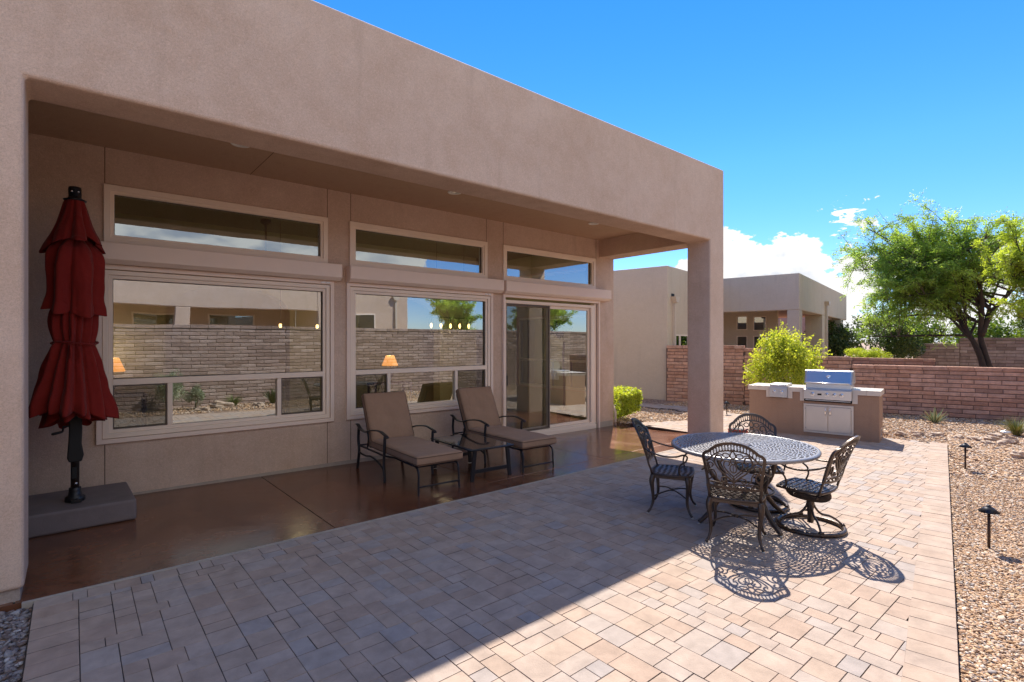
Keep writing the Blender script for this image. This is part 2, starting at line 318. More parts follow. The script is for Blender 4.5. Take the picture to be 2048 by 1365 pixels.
class MB:
    def __init__(s): s.v = []; s.f = []; s.sm = []; s.r = []
    def add(s, V, Fc, smooth=False, r=0.5):
        o = len(s.v); s.v += [tuple(map(float, p)) for p in V]
        for f in Fc: s.f.append([i+o for i in f]); s.sm.append(smooth); s.r.append(r)
        return s
    def box(s, x0, x1, y0, y1, z0, z1, r=0.5):
        V = [(x, y, z) for z in (z0, z1) for y in (y0, y1) for x in (x0, x1)]
        return s.add(V, [(0, 2, 3, 1), (4, 5, 7, 6), (0, 1, 5, 4), (2, 6, 7, 3), (0, 4, 6, 2), (1, 3, 7, 5)], r=r)
    def prism(s, poly, a0, a1, ax='z', r=0.5):
        n = len(poly)
        def P(u, v, a): return {'z': (u, v, a), 'y': (u, a, v), 'x': (a, u, v)}[ax]
        V = [P(u, v, a0) for u, v in poly]+[P(u, v, a1) for u, v in poly]
        return s.add(V, [list(range(n))[::-1], list(range(n, 2*n))]+[(i, (i+1) % n, n+(i+1) % n, n+i) for i in range(n)], r=r)
    def tube(s, pts, rad, segs=8, closed=False, flat=None, cap=True):
        pts = [Vector(p) for p in pts]; n = len(pts)
        rad = list(rad) if hasattr(rad, '__len__') else [rad]*n
        V = []; up = None
        for i, p in enumerate(pts):
            if closed: t = pts[(i+1) % n]-pts[i-1]
            else: t = pts[min(i+1, n-1)]-pts[max(i-1, 0)]
            if t.length < 1e-9: t = Vector((0, 0, 1))
            t.normalize()
            if flat is not None: up = Vector(flat)
            elif up is None: up = Vector((0, 0, 1)) if abs(t.z) < 0.9 else Vector((1, 0, 0))
            a = t.cross(up)
            if a.length < 1e-6: a = t.cross(Vector((0.3, 1, 0.2)))
            a.normalize(); b = a.cross(t).normalized(); up = b
            r = rad[i]; ra, rb = r if isinstance(r, tuple) else (r, r)
            for k in range(segs):
                q = 2*math.pi*(k+0.5)/segs; V.append(p+a*math.cos(q)*ra+b*math.sin(q)*rb)
        Fc = []
        for i in range(n if closed else n-1):
            j = (i+1) % n
            for k in range(segs):
                k2 = (k+1) % segs; Fc.append((i*segs+k, i*segs+k2, j*segs+k2, j*segs+k))
        if not closed and cap: Fc += [tuple(range(segs))[::-1], tuple(range((n-1)*segs, n*segs))]
        return s.add(V, Fc, smooth=segs > 4)
    def lathe(s, prof, c=(0, 0, 0), segs=20, ax='z', smooth=True):
        V = []
        for r, h in prof:
            for k in range(segs):
                q = 2*math.pi*k/segs; u, v = r*math.cos(q), r*math.sin(q)
                d = {'z': (u, v, h), 'y': (u, h, v), 'x': (h, u, v)}[ax]
                V.append((c[0]+d[0], c[1]+d[1], c[2]+d[2]))
        Fc = []
        for i in range(len(prof)-1):
            for k in range(segs):
                k2 = (k+1) % segs; Fc.append((i*segs+k, i*segs+k2, (i+1)*segs+k2, (i+1)*segs+k))
        Fc += [tuple(range(segs))[::-1], tuple(range((len(prof)-1)*segs, len(prof)*segs))]
        return s.add(V, Fc, smooth)
    def build(s, name, m, parent=None, bevel=0.0, seg=2, solid=0.0, loc=None, subdiv=0):
        me = bpy.data.meshes.new(name); me.from_pydata(s.v, [], s.f)
        me.polygons.foreach_set('use_smooth', s.sm)
        a = me.attributes.new('rnd', 'FLOAT', 'FACE'); a.data.foreach_set('value', s.r)
        me.materials.append(m); me.update()
        o = bpy.data.objects.new(name, me)
        if loc is not None: o.location = loc
        link(o, parent)
        if solid:
            q = o.modifiers.new('s', 'SOLIDIFY'); q.thickness = solid; q.offset = 0
        if subdiv:
            q = o.modifiers.new('d', 'SUBSURF'); q.levels = q.render_levels = subdiv
        if bevel:
            q = o.modifiers.new('b', 'BEVEL'); q.width = bevel; q.segments = seg; q.limit_method = 'ANGLE'; q.angle_limit = R(35)
            q.harden_normals = False
        return o
def arc(cx, cy, r, a0, a1, n, ry=None):
    ry = r if ry is None else ry
    return [(cx+r*math.cos(R(a0+(a1-a0)*i/(n-1))), cy+ry*math.sin(R(a0+(a1-a0)*i/(n-1)))) for i in range(n)]
def smooth_path(pts, n=6):
    """Catmull-Rom through points of any dimension"""
    P = [np.array(p, float) for p in pts]; P = [2*P[0]-P[1]]+P+[2*P[-1]-P[-2]]; out = []
    for i in range(1, len(P)-2):
        for k in range(n):
            t = k/n; a, b, c, d = P[i-1:i+3]
            out.append(0.5*((2*b)+(-a+c)*t+(2*a-5*b+4*c-d)*t*t+(-a+3*b-3*c+d)*t**3))
    out.append(P[-2]); return [tuple(q) for q in out]
def wall_holes(name, x0, x1, z0, z1, holes, y0, y1, m, parent=None, ax='x'):
    xs = sorted({x0, x1, *[h[0] for h in holes], *[h[1] for h in holes]})
    zs = sorted({z0, z1, *[h[2] for h in holes], *[h[3] for h in holes]})
    def open_(i, j):
        if i < 0 or j < 0 or i >= len(xs)-1 or j >= len(zs)-1: return True
        cx, cz = (xs[i]+xs[i+1])/2, (zs[j]+zs[j+1])/2
        return any(h[0] < cx < h[1] and h[2] < cz < h[3] for h in holes)
    b = MB(); P = (lambda x, y, z: (x, y, z)) if ax == 'x' else (lambda x, y, z: (y, x, z))
    for i in range(len(xs)-1):
        for j in range(len(zs)-1):
            if open_(i, j): continue
            a, c, d, e = xs[i], xs[i+1], zs[j], zs[j+1]
            b.add([P(a, y0, d), P(c, y0, d), P(c, y0, e), P(a, y0, e)], [(0, 1, 2, 3)])
            b.add([P(a, y1, d), P(c, y1, d), P(c, y1, e), P(a, y1, e)], [(3, 2, 1, 0)])
            if open_(i-1, j): b.add([P(a, y0, d), P(a, y1, d), P(a, y1, e), P(a, y0, e)], [(3, 2, 1, 0)])
            if open_(i+1, j): b.add([P(c, y0, d), P(c, y1, d), P(c, y1, e), P(c, y0, e)], [(0, 1, 2, 3)])
            if open_(i, j-1): b.add([P(a, y0, d), P(c, y0, d), P(c, y1, d), P(a, y1, d)], [(3, 2, 1, 0)])
            if open_(i, j+1): b.add([P(a, y0, e), P(c, y0, e), P(c, y1, e), P(a, y1, e)], [(0, 1, 2, 3)])
    return b.build(name, m, parent)
def leaves(name, P, size, m, parent=None, aspect=0.45, droop=0.0, rnd=None, dirs=None):
    n = len(P); size = np.broadcast_to(size, (n,))*RNG.uniform(0.7, 1.3, n)
    d = RNG.normal(size=(n, 3)) if dirs is None else dirs+RNG.normal(size=(n, 3))*0.35
    d[:, 2] -= droop; d /= np.linalg.norm(d, axis=1)[:, None]
    e = np.cross(d, RNG.normal(size=(n, 3))); e /= np.linalg.norm(e, axis=1)[:, None]
    L = size[:, None]*d*0.5; W = size[:, None]*e*0.5*aspect
    V = np.stack([P-L, P+W, P+L, P-W], 1).reshape(-1, 3)
    Fc = np.arange(4*n).reshape(n, 4)
    return np_mesh(name, V, Fc, m, parent, RNG.uniform(0, 1, n) if rnd is None else rnd)
def copy_tree(o, parent=None):
    c = o.copy(); COL.objects.link(c)
    if parent is not None: c.parent = parent
    for ch in list(o.children): copy_tree(ch, c)
    return c
# ================================================================ GROUND
def tri_poly(name, poly, z, m, kind='structure', h=0.0):
    b = MB()
    if h: b.prism(poly, z-h, z)
    else: b.add([(x, y, z) for x, y in poly], [list(range(len(poly)))])
    return tag(b.build(name, m), kind=kind)
b = MB(); b.add([(-500, -500, -0.16), (900, -500, -0.16), (900, 700, -0.16), (-500, 700, -0.16)], [(0, 1, 2, 3)])
tag(b.build('ground', M['earth']), kind='structure')
PE = lambda x: 0.573+0.1852*(x-3.483)         # outer (gravel side) edge of the paver border
b = MB()
b.prism([(-9, -1.7), (18, -1.7), (18, 14), (9.3, 14), (9.3, 4.76), (-9, 4.76)], -0.14, -0.035)
tag(b.build('gravel_yard', M['gravel']), kind='structure')
# pavers -------------------------------------------------------
PATIO = [(-0.205, 4.765), (9.1, 4.765), (9.1, 6.9), (9.6, 6.72), (10.3, 6.34), (11.1, 6.42), (11.6, 6.9), (11.78, 7.6), (11.6, 8.5), (11.0, 9.7), (11.7, 10.1),
         (12.2, 8.9), (12.6, 7.75), (12.43, 6.6), (12.04, 5.76), (11.55, 4.9), (11.35, 3.9), (11.25, PE(11.25)), (-0.205, PE(-0.205))]
def inside(poly, x, y):
    c = False; n = len(poly)
    for i in range(n):
        (x1, y1), (x2, y2) = poly[i], poly[(i+1) % n]
        if (y1 > y) != (y2 > y) and x < (x2-x1)*(y-y1)/(y2-y1)+x1: c = not c
    return c
def clip(poly, nx, ny, d):
    out = []; n = len(poly)
    for i in range(n):
        p, q = poly[i], poly[(i+1) % n]; a = nx*p[0]+ny*p[1]-d; c = nx*q[0]+ny*q[1]-d
        if a >= 0: out.append(p)
        if (a >= 0) != (c >= 0):
            t = a/(a-c); out.append((p[0]+(q[0]-p[0])*t, p[1]+(q[1]-p[1])*t))
    return out
def inset(poly, g):
    n = len(poly); out = []
    for i in range(n):
        p0, p1, p2 = Vector(poly[i-1]), Vector(poly[i]), Vector(poly[(i+1) % n])
        a = (p1-p0); c = (p2-p1)
        if a.length < 1e-6 or c.length < 1e-6: return None
        a.normalize(); c.normalize(); na = Vector((-a.y, a.x)); nc = Vector((-c.y, c.x)); bis = na+nc
        if bis.length < 1e-3: return None
        bis.normalize(); k = g/max(0.35, bis.dot(na)); out.append(tuple(p1+bis*k))
    return out
def add_paver(mb, poly, rnd=None, zt=0.0):
    # keep counter-clockwise
    A = sum(poly[i-1][0]*poly[i][1]-poly[i][0]*poly[i-1][1] for i in range(len(poly)))/2
    if abs(A) < 0.0012: return
    if A < 0: poly = poly[::-1]
    o = inset(poly, 0.0008+random.uniform(0, 0.0009)); 
    if not o: return
    t = inset(o, 0.0016)
    if not t: return
    zt += random.uniform(-0.0012, 0.0012); n = len(poly); tl = [random.uniform(-.0006, .0006) for _ in range(2)]
    V = [(x, y, zt-0.035) for x, y in o]+[(x, y, zt-0.004) for x, y in o]+[(x, y, zt) for x, y in t]
    Fc = [(i, (i+1) % n, n+(i+1) % n, n+i) for i in range(n)]+[(n+i, n+(i+1) % n, 2*n+(i+1) % n, 2*n+i) for i in range(n)]+[list(range(2*n, 3*n))]
    q = (random.random() if rnd is None else rnd)*0.92
    mb.add(V[:2*n], Fc[:n], r=1.0); mb.add(V[n:3*n], [tuple(i-n for i in f) for f in Fc[n:2*n]], r=0.95 if random.random() < 0.45 else q*0.9); mb.add(V[2*n:], [list(range(n))], r=q)
def pavers():
    mb = MB(); U = 0.0575; x0, y0 = 0.03, -0.35; nx, ny = int(12.8/U), int(10.6/U)
    used = np.zeros((nx, ny), bool)
    kinds = [(3, 2), (3, 2), (3, 3), (3, 3), (2, 2), (2, 3), (4, 3), (3, 4), (4, 2)]
    n_in = lambda x: (x*0.1852) # slope
    L = math.hypot(1, 0.1852); nrm = (-0.1852/L, 1/L)
    dl = nrm[0]*3.271+nrm[1]*0.765
    for j in range(ny):
        for i in range(nx):
            if used[i, j]: continue
            cx, cy = x0+(i+1)*U, y0+(j+1)*U
            random.shuffle(kinds)
            for (a, c) in kinds+[(2, 2), (1, 2), (2, 1), (1, 1)]:
                if i+a <= nx and j+c <= ny and not used[i:i+a, j:j+c].any():
                    # do not leave slivers one unit wide
                    if (a, c) != (1, 1) and i+a < nx and not used[i+a, j] and i+a+1 < nx and used[i+a+1, j] and (a, c) not in ((2, 1), (1, 2)): continue
                    break
            used[i:i+a, j:j+c] = True
            q = [(x0+i*U, y0+j*U), (x0+(i+a)*U, y0+j*U), (x0+(i+a)*U, y0+(j+c)*U), (x0+i*U, y0+(j+c)*U)]
            mx, my = x0+(i+a/2)*U, y0+(j+c/2)*U
            if not inside(PATIO, mx, min(my, 4.6) if mx < 9.1 else my) or (mx < 9.1 and my > 4.9): continue
            if mx < 9.12: q = clip(q, 0, -1, -4.6)
            q = clip(q, nrm[0], nrm[1], dl)
            if len(q) >= 3: add_paver(mb, q)
    # soldier course down the left side, a course along the slab, and the slanting border on the gravel side
    y = 4.6
    while y > -0.9:
        add_paver(mb, [(-0.2, y-0.155), (0.03, y-0.155), (0.03, y), (-0.2, y)], random.random()*0.5); y -= 0.155
    x = -0.2
    while x < 9.1:
        wd = random.choice([0.152, 0.152, 0.152, 0.078, 0.152, 0.20]); add_paver(mb, [(x, 4.6), (min(x+wd, 9.12), 4.6), (min(x+wd, 9.12), 4.752), (x, 4.752)]); x += wd
    u = Vector((1, 0.1852)).normalized(); nn = Vector((-u.y, u.x)); P = Vector((-0.3, PE(-0.3)))
    s = 0
    while s < 11.85:
        a = P+u*s; c = P+u*(s+0.155); add_paver(mb, [tuple(a), tuple(c), tuple(c+nn*0.235), tuple(a+nn*0.235)], 0.1+random.random()*0.55); s += 0.155
    tag(mb.build('paver_patio', M['paver']), kind='structure')
pavers()
tri_poly('sand_bed', PATIO, -0.0135, M['sand'], h=0.1)
# stained slab -------------------------------------------------
SX0, SX1, SY0, SY1 = -3.8, 9.08, 4.785, 7.42
def slab_z(x, y): return 0.003-0.105*max(0, min(1, (x-0.3)/8.7))*max(0, (y-SY0)/(SY1-SY0))
def slab():
    mb = MB(); J = [-0.3, 1.876, 3.99, 6.11, 8.2]; e = 0.0055
    xs = [SX0]; 
    for j in J: xs += [j-e, j+e]
    xs += [SX1]; ys = [SY0, 5.13-0.002, 5.13+0.002, SY1]
    for i in range(len(xs)-1):
        for k in range(len(ys)-1):
            groove = i % 2 == 1
            dz = -0.008 if groove else 0
            V = [(x, y, slab_z(x, y)+dz) for x, y in ((xs[i], ys[k]), (xs[i+1], ys[k]), (xs[i+1], ys[k+1]), (xs[i], ys[k+1]))]
            mb.add(V, [(0, 1, 2, 3)])
            if groove:
                for a, c in ((0, 3), (1, 2)):
                    mb.add([V[a], V[c], (V[c][0], V[c][1], V[c][2]+0.008), (V[a][0], V[a][1], V[a][2]+0.008)], [(0, 1, 2, 3)])
    mb.add([(SX0, SY0, -0.13), (SX1, SY0, -0.13), (SX1, SY0, slab_z(SX1, SY0)), (SX0, SY0, slab_z(SX0, SY0))], [(0, 1, 2, 3)])
    mb.add([(SX1, SY0, -0.13), (SX1, SY1, -0.13), (SX1, SY1, slab_z(SX1, SY1)), (SX1, SY0, slab_z(SX1, SY0))], [(0, 1, 2, 3)])
    jb = MB()
    for j in J: jb.add([(j-e*.98, SY0, slab_z(j, SY0)-.0065), (j+e*.98, SY0, slab_z(j, SY0)-.0065), (j+e*.98, SY1, slab_z(j, SY1)-.0065), (j-e*.98, SY1, slab_z(j, SY1)-.0065)], [(0, 1, 2, 3)])
    tag(jb.build('slab_joint', M['dark']), kind='structure')
    tag(mb.build('patio_slab', M['slab']), kind='structure')
    g = MB(); g.box(-0.26, SX1+0.004, 4.753, SY0-0.001, -0.1, 0.0045)
    tag(g.build('slab_edge', M['slab_edge']), kind='structure')
    t = MB(); t.add([(SX0, 5.124, slab_z(SX0, 5.124)+.0025), (SX1, 5.124, slab_z(SX1, 5.124)+.0025), (SX1, 5.135, slab_z(SX1, 5.135)+.0025), (SX0, 5.135, slab_z(SX0, 5.135)+.0025)], [(0, 1, 2, 3)])
    tag(t.build('score_line', plain('pale_score', (0.42, 0.23, 0.16), 0.6)), kind='structure')
slab()
# loose stones -------------------------------------------------
def stones(name, spots, rad, label, mk='stones'):
    t = (1+5**0.5)/2
    I = np.array([(-1, t, 0), (1, t, 0), (-1, -t, 0), (1, -t, 0), (0, -1, t), (0, 1, t), (0, -1, -t), (0, 1, -t), (t, 0, -1), (t, 0, 1), (-t, 0, -1), (-t, 0, 1)], float)
    I /= np.linalg.norm(I[0])
    Fi = np.array([(0, 11, 5), (0, 5, 1), (0, 1, 7), (0, 7, 10), (0, 10, 11), (1, 5, 9), (5, 11, 4), (11, 10, 2), (10, 7, 6), (7, 1, 8), (3, 9, 4), (3, 4, 2), (3, 2, 6), (3, 6, 8), (3, 8, 9), (4, 9, 5), (2, 4, 11), (6, 2, 10), (8, 6, 7), (9, 8, 1)])
    n = len(spots); V = I[None]*RNG.uniform(0.62, 1.3, (n, 12, 1))
    r = rad*RNG.lognormal(0, 0.24, n)
    V = V*np.stack([r*RNG.uniform(0.9, 1.6, n), r*RNG.uniform(0.7, 1.1, n), r*RNG.uniform(0.35, 0.65, n)], 1)[:, None, :]
    a = RNG.uniform(0, 6.28, n); tl = RNG.normal(0, 0.35, n)
    c, s_ = np.cos(tl)[:, None], np.sin(tl)[:, None]
    x, y, z = V[..., 0].copy(), V[..., 1], V[..., 2].copy(); V[..., 0] = c*x-s_*z; V[..., 2] = s_*x+c*z
    c, s_ = np.cos(a)[:, None], np.sin(a)[:, None]
    x, y = V[..., 0].copy(), V[..., 1].copy(); V[..., 0] = c*x-s_*y; V[..., 1] = s_*x+c*y
    V += np.concatenate([spots, (-0.035+r*0.35)[:, None]], 1)[:, None, :]
    Fc = (Fi[None]+12*np.arange(n)[:, None, None]).reshape(-1, 3)
    o = np_mesh(name, V.reshape(-1, 3), Fc, M[mk], None, np.repeat(RNG.uniform(0, 1, n), 20))
    tag(o, label, 'gravel', kind='stuff')
def scatter(x0, x1, y0, y1, dens, ok):
    n = int((x1-x0)*(y1-y0)*dens); p = np.stack([RNG.uniform(x0, x1, n), RNG.uniform(y0, y1, n)], 1)
    return p[[bool(ok(a, c)) for a, c in p]]
offp = lambda x, y: not inside(PATIO, x, y)
stones('gravel', np.concatenate([scatter(3.2, 6.5, -0.1, 1.2, 8500, lambda x, y: y < PE(x)-0.008 and y > 0.07*x-0.12), scatter(6.5, 9.0, 0.2, 1.7, 5000, lambda x, y: y < PE(x)-0.01 and y > 0.07*x-0.2)]), 0.0090, 'fine tan and pink gravel beside the slanting paver edge at right')
stones('gravel', np.concatenate([scatter(9.0, 13.2, 0.2, 2.5, 1700, lambda x, y: y < PE(x)-0.01 and y > 0.08*x-0.4),
       scatter(11.2, 16.4, 1.0, 8.5, 800, lambda x, y: offp(x, y) and y < 9-(x-13.7)*2.85)]), 0.0165, 'tan gravel spread below the brick garden wall')
stones('gravel', scatter(9.1, 12.0, 6.3, 10, 700, offp), 0.018, 'tan gravel between the trimmed hedge and the curved path')
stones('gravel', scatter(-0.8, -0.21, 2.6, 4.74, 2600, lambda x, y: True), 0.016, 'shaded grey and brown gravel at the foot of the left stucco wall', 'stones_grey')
stones('gravel', scatter(-1, 14, -1.5, 0.6, 420, lambda x, y: y < PE(x)-0.02 and y < 0.07*x-0.25), 0.019, 'gravel bed behind the camera seen mirrored in the windows')
# ================================================================ HOUSE
YF, YW = 4.80, 7.34; XL, XR = -0.25, 8.608; XE = 9.08
house = thing('house', 'rose tan stucco house with a deep covered patio and three tall window bays', 'house', (4, 7.34, 0))
HL = Vector((4, 7.34, 0))
_b = MB.build
def part(mb, name, m, parent=house, **k):
    """mesh given in world coordinates, parented under the house empty"""
    o = mb.build(name, m, parent, **k); o.location = -HL if parent is house else (0, 0, 0); return o
def hwall(*a, **k):
    o = wall_holes(*a, **k); o.parent = house; o.location = -HL; return o
PT = 4.86
b = MB(); b.prism([(-4.0, 0.085), (XL, 0.085), (XL, 3.535), (XR, 3.535), (XR, -0.05), (XE, -0.05), (XE, PT), (-4.0, PT)], YF, 5.26, 'y'); part(b, 'portal_wall', M['stucco'], bevel=0.028, seg=3)
b = MB(); b.box(XR, XE-0.002, 5.2605, YW, 3.537, PT-0.002); part(b, 'side_beam', M['stucco'])
b = MB(); b.box(-4.0, XL-0.02, YF+0.03, 5.24, -0.14, 0.0845); part(b, 'foundation', M['foundation'], bevel=0.006)
b = MB(); b.box(-3.799, XR, 5.2605, YW-0.001, 3.90, 4.1); part(b, 'patio_ceiling', M['stucco_smooth'])
b = MB(); b.box(-4, XE-0.02, 5.3, 13.2, 4.45, 4.5); part(b, 'roof', M['asphalt'])
b = MB(); b.box(-4, XE, 13.2, 13.5, -0.1, PT); b.box(-4, -3.8, 5.2605, 13.2, -0.1, PT); part(b, 'wall', M['stucco'])
OP = [(0.30, 2.72, 2.87, 3.46), (0.26, 2.80, 0.64, 2.56), (3.11, 5.56, 2.87, 3.46), (3.06, 5.68, 0.64, 2.56), (5.98, 8.43, 2.87, 3.46), (5.955, 8.54, -0.12, 2.56)]
hwall('wall', -3.799, XE-0.0, -0.13, 3.8995, OP, YW, 7.5, M['stucco'])
hwall('wall', 7.5, 13.2, -0.13, PT, [(8.0, 10.4, 0.60, 2.35), (8.0, 10.4, 2.9, 3.42)], XE, XE-0.16, M['stucco'], ax='y')
b = MB(); b.box(-4, XE, YW+0.002, 7.5, 4.1, PT); part(b, 'wall', M['stucco'])
# control joints on the back wall
for x, z0, z1 in ((0.272, 3.5, 3.9), (2.757, 3.48, 3.9), (3.10, 3.48, 3.9), (5.58, 3.48, 3.9), (5.962, 3.47, 3.9), (8.50, 3.47, 3.9), (0.272, 0, 0.6), (2.757, 0, 0.6), (3.10, 0, 0.6)):
    b = MB(); b.box(x-0.004, x+0.004, YW-0.0015, YW+0.01, z0, z1); part(b, 'control_joint', M['joint'])
b = MB(); b.box(1.75, 1.757, 5.262, YW-0.002, 3.8985, 3.91); part(b, 'control_joint', M['joint'])
b = MB(); b.box(-3.798, 9.03, YW-0.018, YW-0.0005, -0.13, 0.02); 
part(b, 'weep_screed', M['slab_edge'])
# recessed lights
for i, (x, y) in enumerate(((1.40, 6.26), (4.22, 6.31), (7.28, 6.34))):
    b = MB(); b.lathe([(0.055, 3.8995), (0.095, 3.8995), (0.1, 3.893), (0.095, 3.888), (0.07, 3.887), (0.06, 3.8993)], (x, y, 0), 28)
    r = part(b, 'recessed_light', M['white']); c = MB(); c.lathe([(0.0, 3.8965), (0.058, 3.8965), (0.058, 3.899)], (x, y, 0), 20); part(c, 'lens', M['chrome'], r)
# windows ------------------------------------------------------
def frame(mb, x0, x1, z0, z1, wd, y0, y1):
    """picture frame as a closed mitred ring"""
    V = []
    for y in (y0, y1):
        for k in (0, wd):
            V += [(x0+k, y, z0+k), (x1-k, y, z0+k), (x1-k, y, z1-k), (x0+k, y, z1-k)]
    Fc = []
    for i in range(4):
        j = (i+1) % 4
        Fc += [(i, j, 4+j, 4+i), (8+j, 8+i, 12+i, 12+j), (j, i, 8+i, 8+j), (4+i, 4+j, 12+j, 12+i)]
    return mb.add(V, Fc)
def win_empty(name, x, z):
    o = bpy.data.objects.new(name, None); o.empty_display_size = 0.1; link(o, house); o.location = Vector((x, YW, z))-HL; return o
def sub(mb, name, m, par, **k):
    o = mb.build(name, m, par, **k); o.location = -(par.location+HL); return o
G0 = YW+0.045
def gpane(b, x0, x1, z0, z1, y=G0): return b.add([(x0, y, z0), (x1, y, z0), (x1, y, z1), (x0, y, z1)], [(0, 1, 2, 3)])
for (x0, x1) in ((0.26, 2.756), (3.078, 5.587), (5.95, 8.456)):
    wv = win_empty('transom_window', (x0+x1)/2, 2.85)
    b = MB(); frame(b, x0, x1, 2.84, 3.49, 0.065, YW-0.032, YW+0.0); sub(b, 'casing', M['vinyl'], wv, bevel=0.004)
    b = MB(); frame(b, x0+0.062, x1-0.062, 2.902, 3.428, 0.034, YW-0.012, YW+0.07); sub(b, 'frame', M['vinyl'], wv, bevel=0.004)
    b = MB(); frame(b, x0+0.0965, x1-0.0965, 2.9365, 3.3935, 0.006, YW+0.03, YW+0.06); sub(b, 'gasket', M['vinyl_dark'], wv)
    b = MB(); gpane(b, x0+0.098, x1-0.098, 2.938, 3.392); sub(b, 'pane', M['glass'], wv)
def shutter_box(x0, x1):
    b = MB(); z0, z1 = 2.60, 2.832; yo = YW-0.17
    prof = [(YW-0.001, z1), (yo, z1-0.004), (yo, z0+0.045), (yo+0.055, z0), (YW-0.001, z0)]
    b.prism([(y, z) for y, z in prof], x0, x1, 'x'); o = part(b, 'shutter_housing', M['trim'], bevel=0.006)
    for xx in (x0-0.004, x1+0.0005):
        c = MB(); c.prism([(YW-0.0015, z1+0.002), (yo-0.003, z1-0.002), (yo-0.003, z0+0.043), (yo+0.053, z0-0.003), (YW-0.0015, z0-0.003)], xx, xx+0.0035, 'x')
        part(c, 'end_cap', M['trim'], o)
shutter_box(0.21, 2.905); shutter_box(3.03, 5.845); shutter_box(5.905, 8.80)
def picture_window(x0, x1, mulls):
    wv = win_empty('picture_window', (x0+x1)/2, 0.62)
    b = MB(); frame(b, x0, x1, 0.61, 2.5985, 0.05, YW-0.035, YW+0.0); sub(b, 'shutter_track', M['trim'], wv, bevel=0.004)
    b = MB(); frame(b, x0+0.055, x1-0.055, 0.665, 2.54, 0.052, YW-0.02, YW+0.07); sub(b, 'frame', M['vinyl'], wv, bevel=0.006)
    a, c = x0+0.108, x1-0.108
    b = MB(); frame(b, a, c, 0.718, 2.487, 0.04, YW+0.0, YW+0.075); sub(b, 'inner_frame', M['vinyl'], wv, bevel=0.004)
    b = MB(); b.box(a+0.04, c-0.04, YW-0.005, YW+0.075, 1.252, 1.322); sub(b, 'transom_bar', M['vinyl'], wv, bevel=0.005)
    for mx in mulls:
        b = MB(); b.box(mx-0.026, mx+0.026, YW+0.0, YW+0.073, 0.758, 1.252); sub(b, 'mullion', M['vinyl'], wv, bevel=0.004)
    b = MB(); gpane(b, a+0.04, c-0.04, 1.322, 2.447); sub(b, 'pane', M['glass'], wv)
    es = [a+0.04]+[q for mx in mulls for q in (mx-0.026, mx+0.026)]+[c-0.04]
    for i in range(0, len(es), 2):
        b = MB(); gpane(b, es[i], es[i+1], 0.758, 1.252); sub(b, 'pane', M['glass'], wv)
        if i != 2:
            b = MB(); frame(b, es[i]+0.001, es[i+1]-0.001, 0.76, 1.25, 0.013, YW+0.012, YW+0.026)
            s = sub(b, 'screen_frame', M['vinyl_dark'], wv)
            b = MB(); gpane(b, es[i]+0.012, es[i+1]-0.012, 0.771, 1.239, YW+0.019)
            q = b.build('mesh_screen', M['screen'], s)
    b = MB(); frame(b, a+0.0405, c-0.0405, 1.3225, 2.4465, 0.005, YW+0.02, YW+0.06); sub(b, 'gasket', M['vinyl_dark'], wv)
    b = MB(); b.box(x1-0.19, x1-0.13, YW-0.05, YW-0.036, 2.56, 2.585); b.box(x1-0.12, x1-0.06, YW-0.05, YW-0.036, 2.56, 2.585); sub(b, 'latch', M['white'], wv, bevel=0.003)
picture_window(0.195, 2.842, [0.882, 2.111]); picture_window(3.03, 5.71, [3.71, 4.948])
def slider():
    wv = win_empty('sliding_door', 7.2, 0.0); x0, x1 = 5.93, 8.565
    b = MB(); b.box(x0, x0+0.05, YW-0.05, YW, -0.10, 2.5985); b.box(x1-0.04, x1, YW-0.06, YW, -0.16, 2.5985); b.box(x0+0.05, x1-0.04, YW-0.05, YW, 2.545, 2.5985)
    sub(b, 'shutter_track', M['trim'], wv, bevel=0.005)
    b = MB(); b.box(x0+0.052, x1-0.11, YW-0.03, YW+0.1, -0.06, 0.045); b.box(x0+0.052, x1-0.11, YW-0.045, YW-0.031, -0.09, 0.0); sub(b, 'threshold', M['vinyl'], wv, bevel=0.006)
    b = MB(); b.box(x0+0.052, x0+0.09, YW-0.02, YW+0.12, 0.0455, 2.50); b.box(x1-0.24, x1-0.112, YW-0.02, YW+0.12, 0.0455, 2.50); b.box(x0+0.09, x1-0.24, YW-0.02, YW+0.12, 2.44, 2.50)
    b.box(x1-0.11, x1-0.042, YW+0.01, YW+0.12, -0.1, 2.54)
    sub(b, 'frame', M['vinyl'], wv, bevel=0.006)
    b = MB(); frame(b, 7.12, x1-0.242, 0.047, 2.438, 0.055, YW+0.03, YW+0.07); s = sub(b, 'fixed_panel', M['vinyl'], wv, bevel=0.005)
    b = MB(); gpane(b, 7.175, x1-0.297, 0.102, 2.383, YW+0.05); b.build('pane', M['glass'], s)
    b = MB(); frame(b, x0+0.091, 7.175, 0.047, 2.438, 0.045, YW+0.075, YW+0.11); s = sub(b, 'sliding_panel', M['vinyl'], wv, bevel=0.005)
    b = MB(); gpane(b, x0+0.136, 7.13, 0.092, 2.393, YW+0.092); b.build('pane', M['glass'], s)
    b = MB(); frame(b, x0+0.091, 7.14, 0.05, 2.436, 0.03, YW+0.0, YW+0.02); s = sub(b, 'screen_door', M['vinyl_dark'], wv)
    b = MB(); gpane(b, x0+0.12, 7.11, 0.08, 2.406, YW+0.01); b.build('mesh_screen', M['screen'], s)
    b = MB(); b.box(x0+0.10, x0+0.122, YW-0.022, YW-0.001, 0.93, 1.12); b.build('handle', M['dark'], s)
slider()
